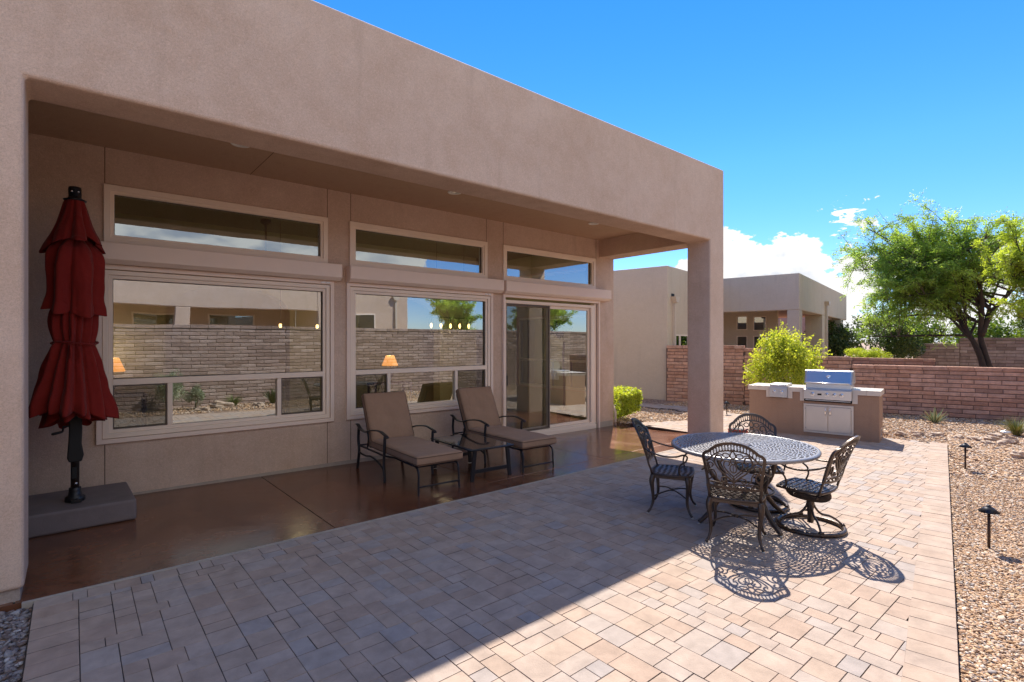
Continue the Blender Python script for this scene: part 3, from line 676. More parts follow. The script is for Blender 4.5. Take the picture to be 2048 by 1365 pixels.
# small things fixed to the wall
b = MB(); b.box(5.10, 5.175, YW-0.022, YW-0.001, 0.30, 0.42); part(b, 'outlet_cover', M['stucco_smooth'], bevel=0.006)
b = MB(); b.tube([(XE+0.04, YW-0.02, -0.1), (XE+0.04, YW-0.02, 0.2), (XE+0.04, YW+0.05, 0.34)], 0.028, 10); part(b, 'drain_pipe', M['vinyl'])
# side windows of the room, seen through the door
for (z0, z1, bars) in ((0.60, 2.35, (1.25,)), (2.9, 3.42, ())):
    o = bpy.data.objects.new('side_window', None); link(o, house); o.location = Vector((XE, 9.2, z0))-HL
    b = MB()
    X0, X1 = XE-0.10, XE-0.03
    b.box(X0, X1, 8.0, 8.06, z0, z1); b.box(X0, X1, 10.34, 10.4, z0, z1); b.box(X0, X1, 8.06, 10.34, z0, z0+0.06); b.box(X0, X1, 8.06, 10.34, z1-0.06, z1)
    for z in bars: b.box(X0, X1, 8.06, 10.34, z, z+0.05); b.box(X0+0.001, X1-0.001, 9.17, 9.22, z0+0.06, z); b.box(X0+0.001, X1-0.001, 8.55, 8.59, z0+0.06, z)
    sub(b, 'frame', M['white'], o)
    b = MB(); b.add([(XE-0.06, 8.06, z0+.06), (XE-0.06, 10.34, z0+.06), (XE-0.06, 10.34, z1-.06), (XE-0.06, 8.06, z1-.06)], [(0, 1, 2, 3)]); sub(b, 'pane', M['glass_far'], o)
# interior shell
b = MB(); b.box(-3.79, XE-0.161, 7.501, 13.19, -0.2, -0.06); part(b, 'room_floor', M['floor_tile'])
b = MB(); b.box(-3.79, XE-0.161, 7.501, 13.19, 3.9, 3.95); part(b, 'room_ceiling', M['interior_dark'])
def room_walls():
    hwall('room_wall', -3.79, XE-0.162, -0.06, 3.9, [], 12.4, 12.5, M['interior'])
    hwall('room_wall', 7.51, 12.4, -0.06, 3.9, [(7.98, 10.42, 0.58, 2.37), (7.98, 10.42, 2.88, 3.44)], XE-0.1615, XE-0.19, M['interior'], ax='y')
    hwall('room_wall', -3.7, XE-0.2, -0.06, 3.899, OP, 7.502, 7.53, M['interior'])
    # a partition with two soft shouldered arches
    y = 10.95; b = MB(); edge = -3.6
    for (c, hw) in ((2.3, 1.05), (5.75, 1.15)):
        b.box(edge, c-hw, y, y+0.3, -0.05, 3.898)
        up = [(p, q) for p, q in arc(c, 2.28, hw, 180, 0, 21, 0.5)]
        for i in range(len(up)-1): b.prism([up[i], up[i+1], (up[i+1][0], 3.898), (up[i][0], 3.898)], y, y+0.3, 'y')
        edge = c+hw
    b.box(edge, 8.0, y, y+0.3, -0.05, 3.898)
    part(b, 'arched_partition', M['interior'])
room_walls()
# ================================================================ PATIO FURNITURE
def rounded_cushion(L, W, T, name, m, parent, M4, tuft=None, nx=26, ny=14, edge=0.035):
    """soft box from -L/2..L/2 (x), -W/2..W/2 (y), 0..T; placed by the matrix"""
    mb = MB(); V = []; Fc = []
    def prof(u, h): # inset near the rim
        d = h-abs(u); return 1.0 if d > edge else math.sqrt(max(0.0, 1-(1-d/edge)**2))
    for side in (1, -1):
        for i in range(nx+1):
            for j in range(ny+1):
                u = -L/2+L*(0.5-0.5*math.cos(math.pi*i/nx)); v = -W/2+W*(0.5-0.5*math.cos(math.pi*j/ny))
                e = min(prof(u, L/2), 1)*min(prof(v, W/2), 1)
                h = T*0.5*(0.62+0.38*e)+0.018*math.cos(math.pi*u/L)*math.cos(math.pi*v/W)
                h += 0.003*math.sin(17*u+3*v)*math.sin(11*v+side)
                if tuft:
                    for (tu, tv) in tuft:
                        dd = ((u-tu)**2/0.05**2+(v-tv)**2/0.035**2); h -= 0.024*math.exp(-dd*0.5) if side > 0 else 0
                        h -= 0.006*math.exp(-abs(u-tu)/0.012)*math.exp(-((v-tv)/0.16)**2) if side > 0 else 0
                V.append(M4@Vector((u, v, T/2+side*h)))
    n = (nx+1)*(ny+1); g = lambda i, j, s=0: s*n+i*(ny+1)+j
    for i in range(nx):
        for j in range(ny):
            Fc.append((g(i, j), g(i+1, j), g(i+1, j+1), g(i, j+1))); Fc.append((g(i, j, 1), g(i, j+1, 1), g(i+1, j+1, 1), g(i+1, j, 1)))
    for i in range(nx):
        Fc.append((g(i, 0, 1), g(i+1, 0, 1), g(i+1, 0), g(i, 0))); Fc.append((g(i+1, ny, 1), g(i, ny, 1), g(i, ny), g(i+1, ny)))
    for j in range(ny):
        Fc.append((g(0, j+1, 1), g(0, j, 1), g(0, j), g(0, j+1))); Fc.append((g(nx, j, 1), g(nx, j+1, 1), g(nx, j+1), g(nx, j)))
    mb.add(V, Fc, True); o = mb.build(name, m, parent)
    p = MB()
    for z in (T*0.18, T*0.82):
        q = []
        for (a, b_) in ((1, 1), (-1, 1), (-1, -1), (1, -1)):
            a0 = {(1, 1): 0, (-1, 1): 90, (-1, -1): 180, (1, -1): 270}[(a, b_)]
            q += [M4@Vector((a*(L/2-0.02)+0.022*math.cos(R(a0+t)), b_*(W/2-0.02)+0.022*math.sin(R(a0+t)), z)) for t in (0, 30, 60, 90)]
        p.tube(q, 0.0042, 6, closed=True)
    p.build('piping', M['piping'], o)
    return o
def lounger(loc, rz, label):
    t = thing('chaise_lounge', label, 'lounge chair', loc, rz, 'cushioned chaise lounges under the patio roof')
    bm_ = M['black_metal']
    # local: feet end at -y, head at +y, origin under the middle of the arms
    for s in (-1, 1):
        x = 0.335*s
        b = MB(); P = smooth_path([(x, 0.50, 0.60), (x, 0.52, 0.42), (x, 0.49, 0.26), (x, 0.53, 0.10), (x, 0.56, 0.0)], 5); b.tube(P, [(0.013, 0.020)]*len(P), 8); b.build('rear_leg', bm_, t)
        b = MB(); P = smooth_path([(x, -0.40, 0.585), (x, -0.385, 0.42), (x, -0.37, 0.25), (x, -0.385, 0.12), (x, -0.40, 0.0)], 5); b.tube(P, [(0.013, 0.019)]*len(P), 8); b.build('front_leg', bm_, t)
        b = MB(); P = smooth_path([(x, -0.47, 0.575), (x, -0.42, 0.60), (x, -0.22, 0.628), (x, 0.05, 0.60), (x, 0.25, 0.555), (x, 0.42, 0.565), (x, 0.535, 0.615), (x, 0.57, 0.62)], 6)
        b.tube(P, [(0.027, 0.011)]*len(P), 10, flat=(0, 0, 1)); b.build('armrest', bm_, t)
        b = MB(); P = smooth_path([(x, 0.50, 0.24), (x, 0.25, 0.23), (x, 0.05, 0.255), (x, -0.2, 0.22), (x, -0.375, 0.16)], 5); b.tube(P, 0.012, 8); b.build('side_brace', bm_, t)
        b = MB(); P = smooth_path([(x*0.96, 0.22, 0.56), (x*0.95, 0.19, 0.45), (x*0.93, 0.24, 0.36), (x*.9, 0.26, 0.33)], 5); b.tube(P, 0.010, 8); b.build('arm_support', bm_, t)
        xf = 0.262*s
        b = MB(); P = smooth_path([(xf, -1.05, 0.335), (xf, -1.14, 0.325), (xf, -1.185, 0.27), (xf*1.01, -1.19, 0.15), (xf*1.02, -1.20, 0.0)], 5); b.tube(P, 0.0125, 8); b.build('foot_leg', bm_, t)
        b = MB(); b.tube([(x*0.99, 0.50, 0.335), (x*0.98, -0.37, 0.335), (xf, -0.55, 0.335), (xf, -1.07, 0.335)], 0.0125, 8); b.build('side_rail', bm_, t)
    b = MB(); b.tube([(-0.262, -1.195, 0.115), (0.262, -1.195, 0.115)], 0.009, 8); b.build('stretcher', bm_, t)
    b = MB(); b.tube([(-0.262, -1.12, 0.33), (0.262, -1.12, 0.33)], 0.011, 8); b.build('crossbar', bm_, t)
    b = MB(); b.tube([(-0.335, 0.5, 0.335), (0.335, 0.5, 0.335)], 0.011, 8); b.build('crossbar', bm_, t)
    Ms = Matrix.Translation((0, -0.475, 0.35))@Matrix.Rotation(R(90), 4, 'Z')@Matrix.Rotation(R(0.5), 4, 'Y')
    rounded_cushion(1.50, 0.60, 0.115, 'seat_cushion', M['cushion'], t, Ms)
    ang = R(118)
    Mb = Matrix.Translation((0, 0.315, 0.695))@Matrix.Rotation(R(90), 4, 'Z')@Matrix.Rotation(R(-63), 4, 'Y')
    rounded_cushion(0.68, 0.62, 0.12, 'back_cushion', M['cushion'], t, Mb@Matrix.Translation((0.02, 0, -0.02)), tuft=[(-0.02, 0.0)])
    for s in (-1, 1):
        b = MB(); b.tube([(0.28*s, 0.20, 0.345), (0.28*s, 0.50, 0.95)], 0.011, 8); b.build('back_rail', bm_, t)
    return t
lounger((3.345, 6.40, -0.03), R(-3.5), 'taupe cushioned chaise lounge nearest the red umbrella, left of the glass side table')
lounger((4.93, 6.42, -0.05), R(-3), 'taupe cushioned chaise lounge between the glass side table and the sliding door')
def side_table():
    t = thing('side_table', 'low smoked glass side table with black splayed legs between two chaise lounges', 'side table', (4.12, 5.76, -0.03), R(-3))
    z = 0.435; w_, l = 0.32, 0.52
    b = MB()
    fr = [(-w_, -l), (w_, -l), (w_, l), (-w_, l)]
    for i in range(4):
        (x0, y0), (x1, y1) = fr[i], fr[(i+1) % 4]; b.tube([(x0, y0, z-0.013), (x1, y1, z-0.013)], (0.02) if False else [(0.017, 0.012)]*2, 8, flat=(0, 0, 1))
    b.build('frame', M['black_metal'], t)
    b = MB(); b.box(-w_+0.012, w_-0.012, -l+0.012, l-0.012, z-0.006, z+0.001); b.build('glass_top', M['glass_top'], t, bevel=0.003)
    for sx in (-1, 1):
        for sy in (-1, 1):
            b = MB(); x, y = sx*(w_-0.07), sy*(l-0.04)
            b.prism([(x-0.028, z-0.025), (x+0.028, z-0.025), (x+0.028+sx*0.045, 0.012), (x-0.028+sx*0.045, 0.012)], y-0.012+sy*0.0, y+0.012, 'y'); b.build('leg', M['black_metal'], t, bevel=0.005)
            b = MB(); b.box(x-0.034+sx*0.045, x+0.034+sx*0.045, y-0.018, y+0.018, 0.0, 0.0115); b.build('foot', M['white_foot'], t, bevel=0.004)
    for sy in (-1, 1):
        b = MB(); b.box(-0.255, 0.255, sy*(l-0.04)-0.008, sy*(l-0.04)+0.008, 0.12, 0.168); b.build('stretcher', M['black_metal'], t, bevel=0.004)
side_table()
# umbrella -----------------------------------------------------
def umbrella():
    t = thing('patio_umbrella', 'closed burgundy patio umbrella tied at the waist on a dark pole beside the left pier', 'umbrella', (0.017, 6.6, 0.0))
    rr = random.Random(3)
    def tier(prof, seed, nf, amp0, amp1, zz, close=0.0):
        r_ = random.Random(seed); ph = [r_.uniform(0, 6.28) for _ in range(6)]
        segs = 144; V = []; Fc = []; n = len(prof)
        for i, (r, z) in enumerate(prof):
            f = i/(n-1); amp = amp0+(amp1-amp0)*f
            for k in range(segs):
                q = 2*math.pi*k/segs
                qq = q+0.10*math.sin(2*q+ph[0])+0.07*math.sin(3*q+ph[1]+1.2*f)
                idx = qq*nf/(2*math.pi)+0.10*math.sin(2*f+ph[2]); fi = int(idx) % nf; am = 0.72+0.5*((fi*7+seed*3) % 5)/5
                fold = abs(math.sin(math.pi*idx))**0.75*am          # round folds, tight creases
                fold = fold*0.86+0.14*(0.5+0.5*math.sin(qq*nf*2.0+ph[3]+2.0*f))
                k1 = 1+amp*(fold-0.55)+0.07*math.sin(q+ph[4])+0.05*f*math.sin(2*q+ph[5])
                k1 += 0.10*mnoise.noise(Vector((math.cos(q)*2.2, math.sin(q)*2.2, z*3.1+seed)))+0.045*mnoise.noise(Vector((math.cos(q)*6, math.sin(q)*6, z*9+seed)))
                dz = zz*f**3*(fold-0.5)*(1+0.5*math.sin(q*3+ph[1]))+0.06*f*f*math.sin(q+ph[0])
                k1 *= 0.93; V.append((r*k1*math.cos(q), r*k1*math.sin(q), z+dz))
        for i in range(n-1):
            for k in range(segs):
                k2 = (k+1) % segs; Fc.append((i*segs+k, (i+1)*segs+k, (i+1)*segs+k2, i*segs+k2))
        return V, Fc
    def rs(pr, n=5): return smooth_path(pr, n)
    can = MB()
    V, F_ = tier(rs([(0.055, 3.105), (0.082, 3.09), (0.110, 2.98), (0.148, 2.85), (0.195, 2.73), (0.224, 2.65)]), 11, 7, 0.12, 0.62, -0.09); can.add(V, F_, True)
    V, F_ = tier(rs([(0.06, 2.76), (0.13, 2.68), (0.185, 2.61), (0.21, 2.50), (0.205, 2.35), (0.20, 2.2), (0.215, 2.10), (0.222, 2.05)]), 23, 8, 0.42, 0.50, -0.06); can.add(V, F_, True)
    V, F_ = tier(rs([(0.12, 2.12), (0.165, 2.04), (0.175, 1.95), (0.165, 1.83), (0.150, 1.745), (0.142, 1.725), (0.165, 1.68), (0.205, 1.52), (0.25, 1.32), (0.295, 1.12), (0.302, 1.03)]), 5, 13, 0.30, 0.55, -0.07); can.add(V, F_, True)
    V, F_ = tier(rs([(0.1, 1.72), (0.16, 1.40), (0.21, 1.1), (0.24, 0.97)]), 9, 8, 0.3, 0.6, -0.08); can.add(V, F_, True)
    can.build('canopy', M['canopy'], t, solid=0.002)
    b = MB(); q = [(0.178*math.cos(a)*(1+0.03*math.sin(5*a)), 0.178*math.sin(a)*(1+0.03*math.sin(5*a)), 1.728+0.012*math.sin(2*a)) for a in np.linspace(0, 2*math.pi, 36, endpoint=False)]
    b.tube(q, [(0.004, 0.009)]*36, 6, closed=True)
    for s in (-0.03, 0.035):
        P = smooth_path([(s*0.3, -0.185, 1.73), (s*0.8-0.01, -0.205, 1.70), (s, -0.235, 1.65), (s*1.1, -0.262, 1.59)], 4); b.tube(P, [(0.007, 0.003)]*len(P), 6, flat=(0, 1, 0))
        P = smooth_path([(0, -0.195, 1.73), (s*1.2, -0.21, 1.745), (s*1.6, -0.21, 1.715), (0.0, -0.2, 1.725)], 5); b.tube(P, [(0.006, 0.003)]*len(P), 6)
    b.build('tie_cord', M['canopy'], t)
    b = MB(); b.lathe([(0.0, 3.105), (0.085, 3.10), (0.092, 3.112), (0.06, 3.125), (0.05, 3.14), (0.052, 3.215), (0.048, 3.235), (0.03, 3.24), (0.0, 3.24)], segs=24); b.build('finial', M['black_metal'], t)
    for s in (-0.024, 0.024):
        b = MB(); b.lathe([(0.0, -0.056), (0.008, -0.055), (0.009, -0.048), (0.009, -0.04)], (s, 0, 3.185), 12, 'y'); b.build('rivet', M['chrome'], t)
    b = MB(); b.lathe([(0.033, 0.2), (0.033, 3.1)], segs=24); b.build('pole', plain('pole_bronze', (0.06, 0.045, 0.038), 0.35, 0.4), t)
    b = MB(); b.prism([(-0.06, 0.62), (-0.045, 0.58), (0.05, 0.58), (0.066, 0.64), (0.05, 0.75), (0.056, 0.9), (0.05, 1.02), (-0.05, 1.02), (-0.045, 0.9), (-0.05, 0.78)], -0.037, 0.05, 'y'); o = b.build('crank_housing', M['dark'], t, bevel=0.012, seg=3)
    b = MB(); b.tube([(-0.04, -0.02, 0.93), (-0.085, -0.03, 0.93), (-0.09, -0.03, 0.885)], 0.009, 8); b.tube([(-0.088, -0.03, 0.885), (-0.10, -0.035, 0.88), (-0.16, -0.04, 0.868), (-0.172, -0.04, 0.866)], [0.009, 0.012, 0.014, 0.008], 10); b.build('crank_handle', M['dark'], o)
    b = MB(); b.lathe([(0.034, 0.2), (0.075, 0.2), (0.08, 0.215), (0.078, 0.245), (0.055, 0.26), (0.048, 0.30), (0.047, 0.33), (0.036, 0.335)], segs=28); b.build('collar', M['black_metal'], t)
    b = MB(); b.box(-0.024, 0.012, -0.042, -0.03, 0.42, 0.53); b.build('latch', M['dark'], t, bevel=0.003)
    b = MB(); b.lathe([(0.0, -0.06), (0.012, -0.058), (0.013, -0.048), (0.01, -0.03)], (0.005, 0, 0.375), 14, 'y'); b.build('screw', M['chrome'], t)
    b = MB(); b.lathe([(0.016, -0.05), (0.016, -0.13)], (0.01, 0, 0.225), 10, 'y'); b.box(-0.03, 0.05, -0.135, -0.115, 0.208, 0.238); b.build('locking_lever', M['dark'], t, bevel=0.004)
    o = MB(); o.box(-0.47, 0.47, -0.40, 0.47, 0.0, 0.2)
    ob = o.build('umbrella_base', M['conc_base'], None, bevel=0.022, seg=3); ob.location = (0.0, 6.68, 0.002); ob.rotation_euler = (0, 0, R(1.5))
    tag(ob, 'square grey concrete block holding the closed red umbrella', 'umbrella base')
    t.location.z = 0.003
umbrella()
# cast aluminium dining set ------------------------------------
def perforated(mb, cells, fmap, seg=10, s=0.66, jit=0.0):
    """cells: list of (u0,u1,v0,v1); a quad with an elliptical hole; joined through fmap(u,v)"""
    for (u0, u1, v0, v1, hs) in cells:
        cu, cv = (u0+u1)/2, (v0+v1)/2; hu, hv = (u1-u0)/2, (v1-v0)/2; O = []; I = []
        for k in range(seg):
            a = 2*math.pi*(k+0.5)/seg; c, d = math.cos(a), math.sin(a); m = max(abs(c), abs(d))
            O.append(fmap(cu+hu*c/m, cv+hv*d/m)); I.append(fmap(cu+hu*c*hs, cv+hv*d*hs))
        mb.add(O+I, [(k, (k+1) % seg, seg+(k+1) % seg, seg+k) for k in range(seg)])
def ribbon(mb, pts, fm, wd=0.007, th=0.006, closed=False):
    """flat cast bar following a plane curve; rectangular section"""
    P = [Vector((p[0], p[1])) for p in pts]; n = len(P); V = []
    for i in range(n):
        a = P[(i+1) % n] if closed or i < n-1 else P[i]; c = P[i-1] if closed or i > 0 else P[i]
        t = a-c; t = t.normalized() if t.length > 1e-9 else Vector((1, 0)); nrm = Vector((-t.y, t.x))*wd
        for sgn, d in ((1, th), (-1, th), (-1, -th), (1, -th)):
            q = P[i]+nrm*sgn; V.append(fm(q.x, q.y, d))
    Fc = []
    for i in range(n if closed else n-1):
        j = (i+1) % n
        for k in range(4): Fc.append((4*i+k, 4*i+(k+1) % 4, 4*j+(k+1) % 4, 4*j+k))
    if not closed: Fc += [(0, 1, 2, 3), (4*n-1, 4*n-2, 4*n-3, 4*n-4)]
    mb.add(V, Fc)
def spiral(cx, cy, r0, r1, a0, a1, n=16):
    return [(cx+(r0+(r1-r0)*i/(n-1))*math.cos(R(a0+(a1-a0)*i/(n-1))), cy+(r0+(r1-r0)*i/(n-1))*math.sin(R(a0+(a1-a0)*i/(n-1)))) for i in range(n)]
def back_pattern(mb, fm):
    A = lambda p, **k: ribbon(mb, p, fm, **k)
    half = smooth_path([(0.205, 0.03), (0.213, 0.12), (0.226, 0.22), (0.235, 0.29), (0.232, 0.325), (0.212, 0.348), (0.188, 0.36), (0.165, 0.385), (0.115, 0.425), (0.06, 0.447), (0.0, 0.455)], 4)
    outl = half+[(-x, y) for x, y in half[::-1][1:]]
    A(outl, wd=0.012, th=0.010)
    inner = smooth_path([(0.218, 0.262), (0.185, 0.29), (0.12, 0.355), (0.06, 0.378), (0.0, 0.385)], 5)
    inn = inner+[(-x, y) for x, y in inner[::-1][1:]]
    A(inn, wd=0.006)
    # ring chain between the two arches
    k = 17
    for i in range(k):
        t = (i+0.5)/k; a = R(168-156*t) if False else None
        x = -0.196+0.392*t; yo = 0.447-0.0*0
        # heights of the arches at x
        ax = abs(x); yi = np.interp(ax, [0, 0.06, 0.12, 0.185, 0.218], [0.385, 0.378, 0.355, 0.29, 0.262]); yo = np.interp(ax, [0, 0.06, 0.115, 0.165, 0.2, 0.232], [0.447, 0.44, 0.416, 0.376, 0.345, 0.31])
        r = (yo-yi)/2; A(arc(x, (yi+yo)/2, min(0.0125, r), 0, 342, 10, ry=r*0.98), wd=0.0032, closed=True)
    A([(-0.205, 0.03), (-0.1, 0.022), (0, 0.02), (0.1, 0.022), (0.205, 0.03)], wd=0.011, th=0.008)
    A([(-0.208, 0.075), (-0.1, 0.068), (0, 0.066), (0.1, 0.068), (0.208, 0.075)], wd=0.004)
    for i in range(7):
        x = -0.174+0.058*i; A(arc(x, 0.047, 0.026, 0, 330, 12, ry=0.016), wd=0.0034, closed=True)
    for s in (1, -1):
        Q = lambda p: [(s*x, y) for x, y in p]
        A(Q(smooth_path([(0.0, 0.085), (0.045, 0.13), (0.105, 0.185), (0.145, 0.255), (0.135, 0.315), (0.10, 0.325), (0.085, 0.29), (0.10, 0.265)], 5)), wd=0.0062)
        A(Q(smooth_path([(0.0, 0.11), (0.04, 0.155), (0.085, 0.205), (0.11, 0.25), (0.11, 0.285)], 5)), wd=0.0045)
        A(Q(smooth_path([(0.0, 0.14), (0.04, 0.18), (0.072, 0.23), (0.066, 0.275), (0.038, 0.283), (0.026, 0.258), (0.04, 0.24)], 5)), wd=0.005)
        A(Q(smooth_path([(0.005, 0.078), (0.03, 0.11), (0.06, 0.128), (0.09, 0.12), (0.098, 0.095), (0.078, 0.08), (0.062, 0.093), (0.072, 0.106)], 5)), wd=0.005)
        A(Q(smooth_path([(0.11, 0.08), (0.135, 0.105), (0.14, 0.15), (0.165, 0.185), (0.20, 0.17), (0.198, 0.14)], 5)), wd=0.005)
        A(Q(smooth_path([(0.20, 0.085), (0.175, 0.11), (0.17, 0.15), (0.195, 0.185), (0.205, 0.23), (0.18, 0.255), (0.158, 0.235), (0.172, 0.21)], 5)), wd=0.0056)
        A(Q(smooth_path([(0.145, 0.255), (0.165, 0.275), (0.185, 0.28), (0.205, 0.27)], 4)), wd=0.005)
        A(Q(arc(0.052, 0.335, 0.026, 0, 342, 14, ry=0.022)), wd=0.0045, closed=True)
        A(Q(smooth_path([(0.0, 0.3), (0.022, 0.33), (0.012, 0.365), (0.0, 0.38)], 4)), wd=0.005)
        A(Q(smooth_path([(0.075, 0.335), (0.11, 0.345), (0.14, 0.318)], 4)), wd=0.004)
        A(Q(spiral(0.215, 0.225, 0.022, 0.006, 100, 420, 12)), wd=0.005)
    A(arc(0, 0.215, 0.026, 0, 345, 16, ry=0.04), wd=0.0045, closed=True)
    A([(0, 0.18), (0, 0.25)], wd=0.003); A(arc(0, 0.285, 0.02, 0, 345, 14, ry=0.028), wd=0.0045, closed=True)
    A([(0, 0.025), (0, 0.14)], wd=0.005)
ZS = 0.405
def fm_back(x, y, d):
    # x across, y up the back panel, d through it; leans back and is dished
    lean = 0.235*y+0.30*y*y
    c = 0.035*(1-(x/0.235)**2)
    return (x, -0.20-lean-c+d*1.0, ZS+0.075+y*0.955)
def cast_seat(t, round_front=True):
    b = MB(); W, D = 0.225, 0.21
    def fm(u, v):
        # u,v in -1..1 -> superellipse plate, slightly dished
        k = 1-0.10*(v+1)/2 if False else 1
        x = u*W*(1-0.06*(v < 0)*(-v)); y = v*D
        r = max(abs(u), abs(v)); e = (u*u+v*v)**0.5
        f = r/e if e > 1e-6 else 1
        sq = 0.62
        x *= (1-sq*(1-f)*0.6); y *= (1-sq*(1-f)*0.6)
        return (x, y, ZS-0.012*(1-min(1, e*e)))
    n, m_ = 9, 8; cells = []
    for j in range(m_):
        off = 0.5 if j % 2 else 0
        for i in range(n):
            u0 = -1+2*(i-off)/(n-0.5)+0.0; u1 = u0+2/(n-0.5)
            u0, u1 = max(u0, -1), min(u1, 1)
            if u1-u0 < 0.06: continue
            cells.append((u0, u1, -1+2*j/m_, -1+2*(j+1)/m_, 0.70))
        if off == 0 and 1-u1 > 0.03: cells.append((u1, 1, -1+2*j/m_, -1+2*(j+1)/m_, 0.6))
        if off and 1-u1 > 0.03: cells.append((u1, 1, -1+2*j/m_, -1+2*(j+1)/m_, 0.6))
    perforated(b, cells, fm, 12); o = b.build('seat', M['bronze'], t, solid=0.009)
    b = MB(); q = []
    for k in range(48):
        a = 2*math.pi*k/48; c, d = math.cos(a), math.sin(a); m = max(abs(c), abs(d)); q.append(Vector(fm(c/m, d/m)))
    b.tube([p+Vector((0, 0, -0.006)) for p in q], [(0.009, 0.013)]*48, 8, closed=True, flat=(0, 0, 1)); b.build('seat_rim', M['bronze'], t)
def chair_top(t):
    b = MB(); back_pattern(b, fm_back); b.build('backrest', M['bronze'], t)
    for s in (-1, 1):
        b = MB(); P = [(s*0.200, -0.175, ZS-0.02), (s*0.203, -0.195, ZS+0.05)]+[fm_back(s*0.21, y, 0) for y in (0.02, 0.08)]; b.tube(P, [(0.010, 0.013)]*4, 8); b.build('back_post', M['bronze'], t)
        b = MB(); P = smooth_path([fm_back(s*0.226, 0.19, 0.0), (s*0.262, -0.17, 0.625), (s*0.275, -0.05, 0.60), (s*0.275, 0.06, 0.605), (s*0.268, 0.125, 0.625), (s*0.258, 0.165, 0.61), (s*0.255, 0.15, 0.56), (s*0.252, 0.10, 0.52), (s*0.240, 0.085, 0.46), (s*0.225, 0.10, 0.405)], 5)
        b.tube(P, [0.0085]*len(P), 8); b.build('armrest', M['bronze'], t)
def four_leg_chair(loc, rz, label):
    t = thing('dining_chair', label, 'chair', loc, rz, 'cast metal dining chairs round the patio table')
    cast_seat(t); chair_top(t)
    for sx in (-1, 1):
        for sy in (-1, 1):
            x, y = 0.195*sx, 0.165*sy+(-0.005)
            b = MB(); P = smooth_path([(x, y, ZS-0.015), (x+0.012*sx, y+0.012*sy, ZS-0.08), (x+0.006*sx, y+0.006*sy, 0.25), (x-0.004*sx, y+0.0*sy, 0.13), (x+0.010*sx, y+0.022*sy, 0.05), (x+0.03*sx, y+0.05*sy, 0.012)], 5)
            n = len(P); rr = [np.interp(i/(n-1), [0, 0.15, 0.45, 0.8, 0.92, 1], [0.027, 0.028, 0.017, 0.011, 0.013, 0.012]) for i in range(n)]
            b.tube(P, rr, 10); o = b.build('leg', M['bronze'], t)
            c = MB(); c.lathe([(0.0, 0.0), (0.012, 0.0), (0.012, 0.006), (0.0, 0.006)], (x+0.03*sx, y+0.05*sy, -0.002), 10); c.build('foot_glide', M['white_foot'], o)
    for sx in (-1, 1):
        b = MB(); P = smooth_path([(0.19*sx, 0.155, 0.175), (0.10*sx, 0.075, 0.20), (0.02*sx, 0.0, 0.205), (0.10*sx, -0.075, 0.20), (0.19*sx, -0.16, 0.175)], 5); b.tube(P, 0.0075, 8); b.build('stretcher', M['bronze'], t)
    b = MB(); b.lathe([(0.0, 0.193), (0.022, 0.195), (0.024, 0.205), (0.02, 0.216), (0.0, 0.218)], segs=14); b.build('boss', M['bronze'], t)
    b = MB(); b.box(-0.18, 0.18, 0.175, 0.19, ZS-0.045, ZS-0.015); b.box(-0.18, 0.18, -0.195, -0.18, ZS-0.045, ZS-0.015); b.box(-0.205, -0.19, -0.16, 0.16, ZS-0.045, ZS-0.015); b.box(0.19, 0.205, -0.16, 0.16, ZS-0.045, ZS-0.015); b.build('apron', M['bronze'], t)
    return t
def swivel_chair(loc, rz, base_rz, label, off=(0, 0)):
    t = thing('swivel_dining_chair', label, 'chair', loc, rz, 'cast metal dining chairs round the patio table')
    cast_seat(t); chair_top(t)
    ca, sa = math.cos(base_rz-rz), math.sin(base_rz-rz)
    rot = lambda p: (p[0]*ca-p[1]*sa+off[0], p[0]*sa+p[1]*ca+off[1], p[2])
    b = MB(); b.tube([rot((0.275*math.cos(a), 0.275*math.sin(a), 0.021)) for a in np.linspace(0, 2*math.pi, 48, endpoint=False)], 0.019, 10, closed=True); b.build('base_ring', M['bronze'], t)
    for k in range(4):
        a = R(90*k); c, s = math.cos(a), math.sin(a)
        b = MB(); P = smooth_path([(0.02*c, 0.02*s, 0.27), (0.035*c, 0.035*s, 0.20), (0.09*c, 0.09*s, 0.135), (0.17*c, 0.17*s, 0.115), (0.235*c, 0.235*s, 0.075), (0.275*c, 0.275*s, 0.03)], 5)
        b.tube([rot(p) for p in P], [(0.0095, 0.012)]*len(P), 8); b.tube([rot((0.275*c-0.02*s, 0.275*s+0.02*c, 0.04)), rot((0.275*c+0.02*s, 0.275*s-0.02*c, 0.04))], 0.016, 10); b.build('base_leg', M['bronze'], t)
    b = MB(); b.lathe([(0.028, 0.05), (0.026, 0.16), (0.034, 0.22), (0.028, 0.26), (0.032, 0.30), (0.0, 0.302)], (off[0], off[1], 0), 18); b.build('swivel_post', M['bronze'], t)
    b = MB(); P = smooth_path([(0, 0.16, ZS-0.02), (0, 0.165, ZS-0.07), (0, 0.12, 0.305), (0, 0.0, 0.295), (0, -0.12, 0.305), (0, -0.175, 0.34), (0, -0.15, ZS-0.02)], 4)
    b.tube(P, [(0.035, 0.006)]*len(P), 8, flat=(0, 0.0, 1.0) if False else None); 
    for yy in (0.10, -0.10): b.tube([(-0.07, yy, 0.315), (0.07, yy, 0.315)], 0.011, 8)
    b.build('rocker_spring', M['bronze'], t)
    return t
def face(dx, dy): return math.atan2(dy, dx)-math.pi/2
four_leg_chair((4.775, 3.085, 0), face(0.45, -0.89), 'cast bronze armchair left of the round table, in the shade, seen side on')
four_leg_chair((4.49, 2.26, 0), face(0.92, 0.38), 'cast bronze armchair nearest the camera with its scrolled back in front of the table')
swivel_chair((5.235, 1.955, 0), face(0.02, 1), R(38), 'sunlit cast bronze swivel chair at the right of the table, on a ring base', off=(0.07, 0.0))
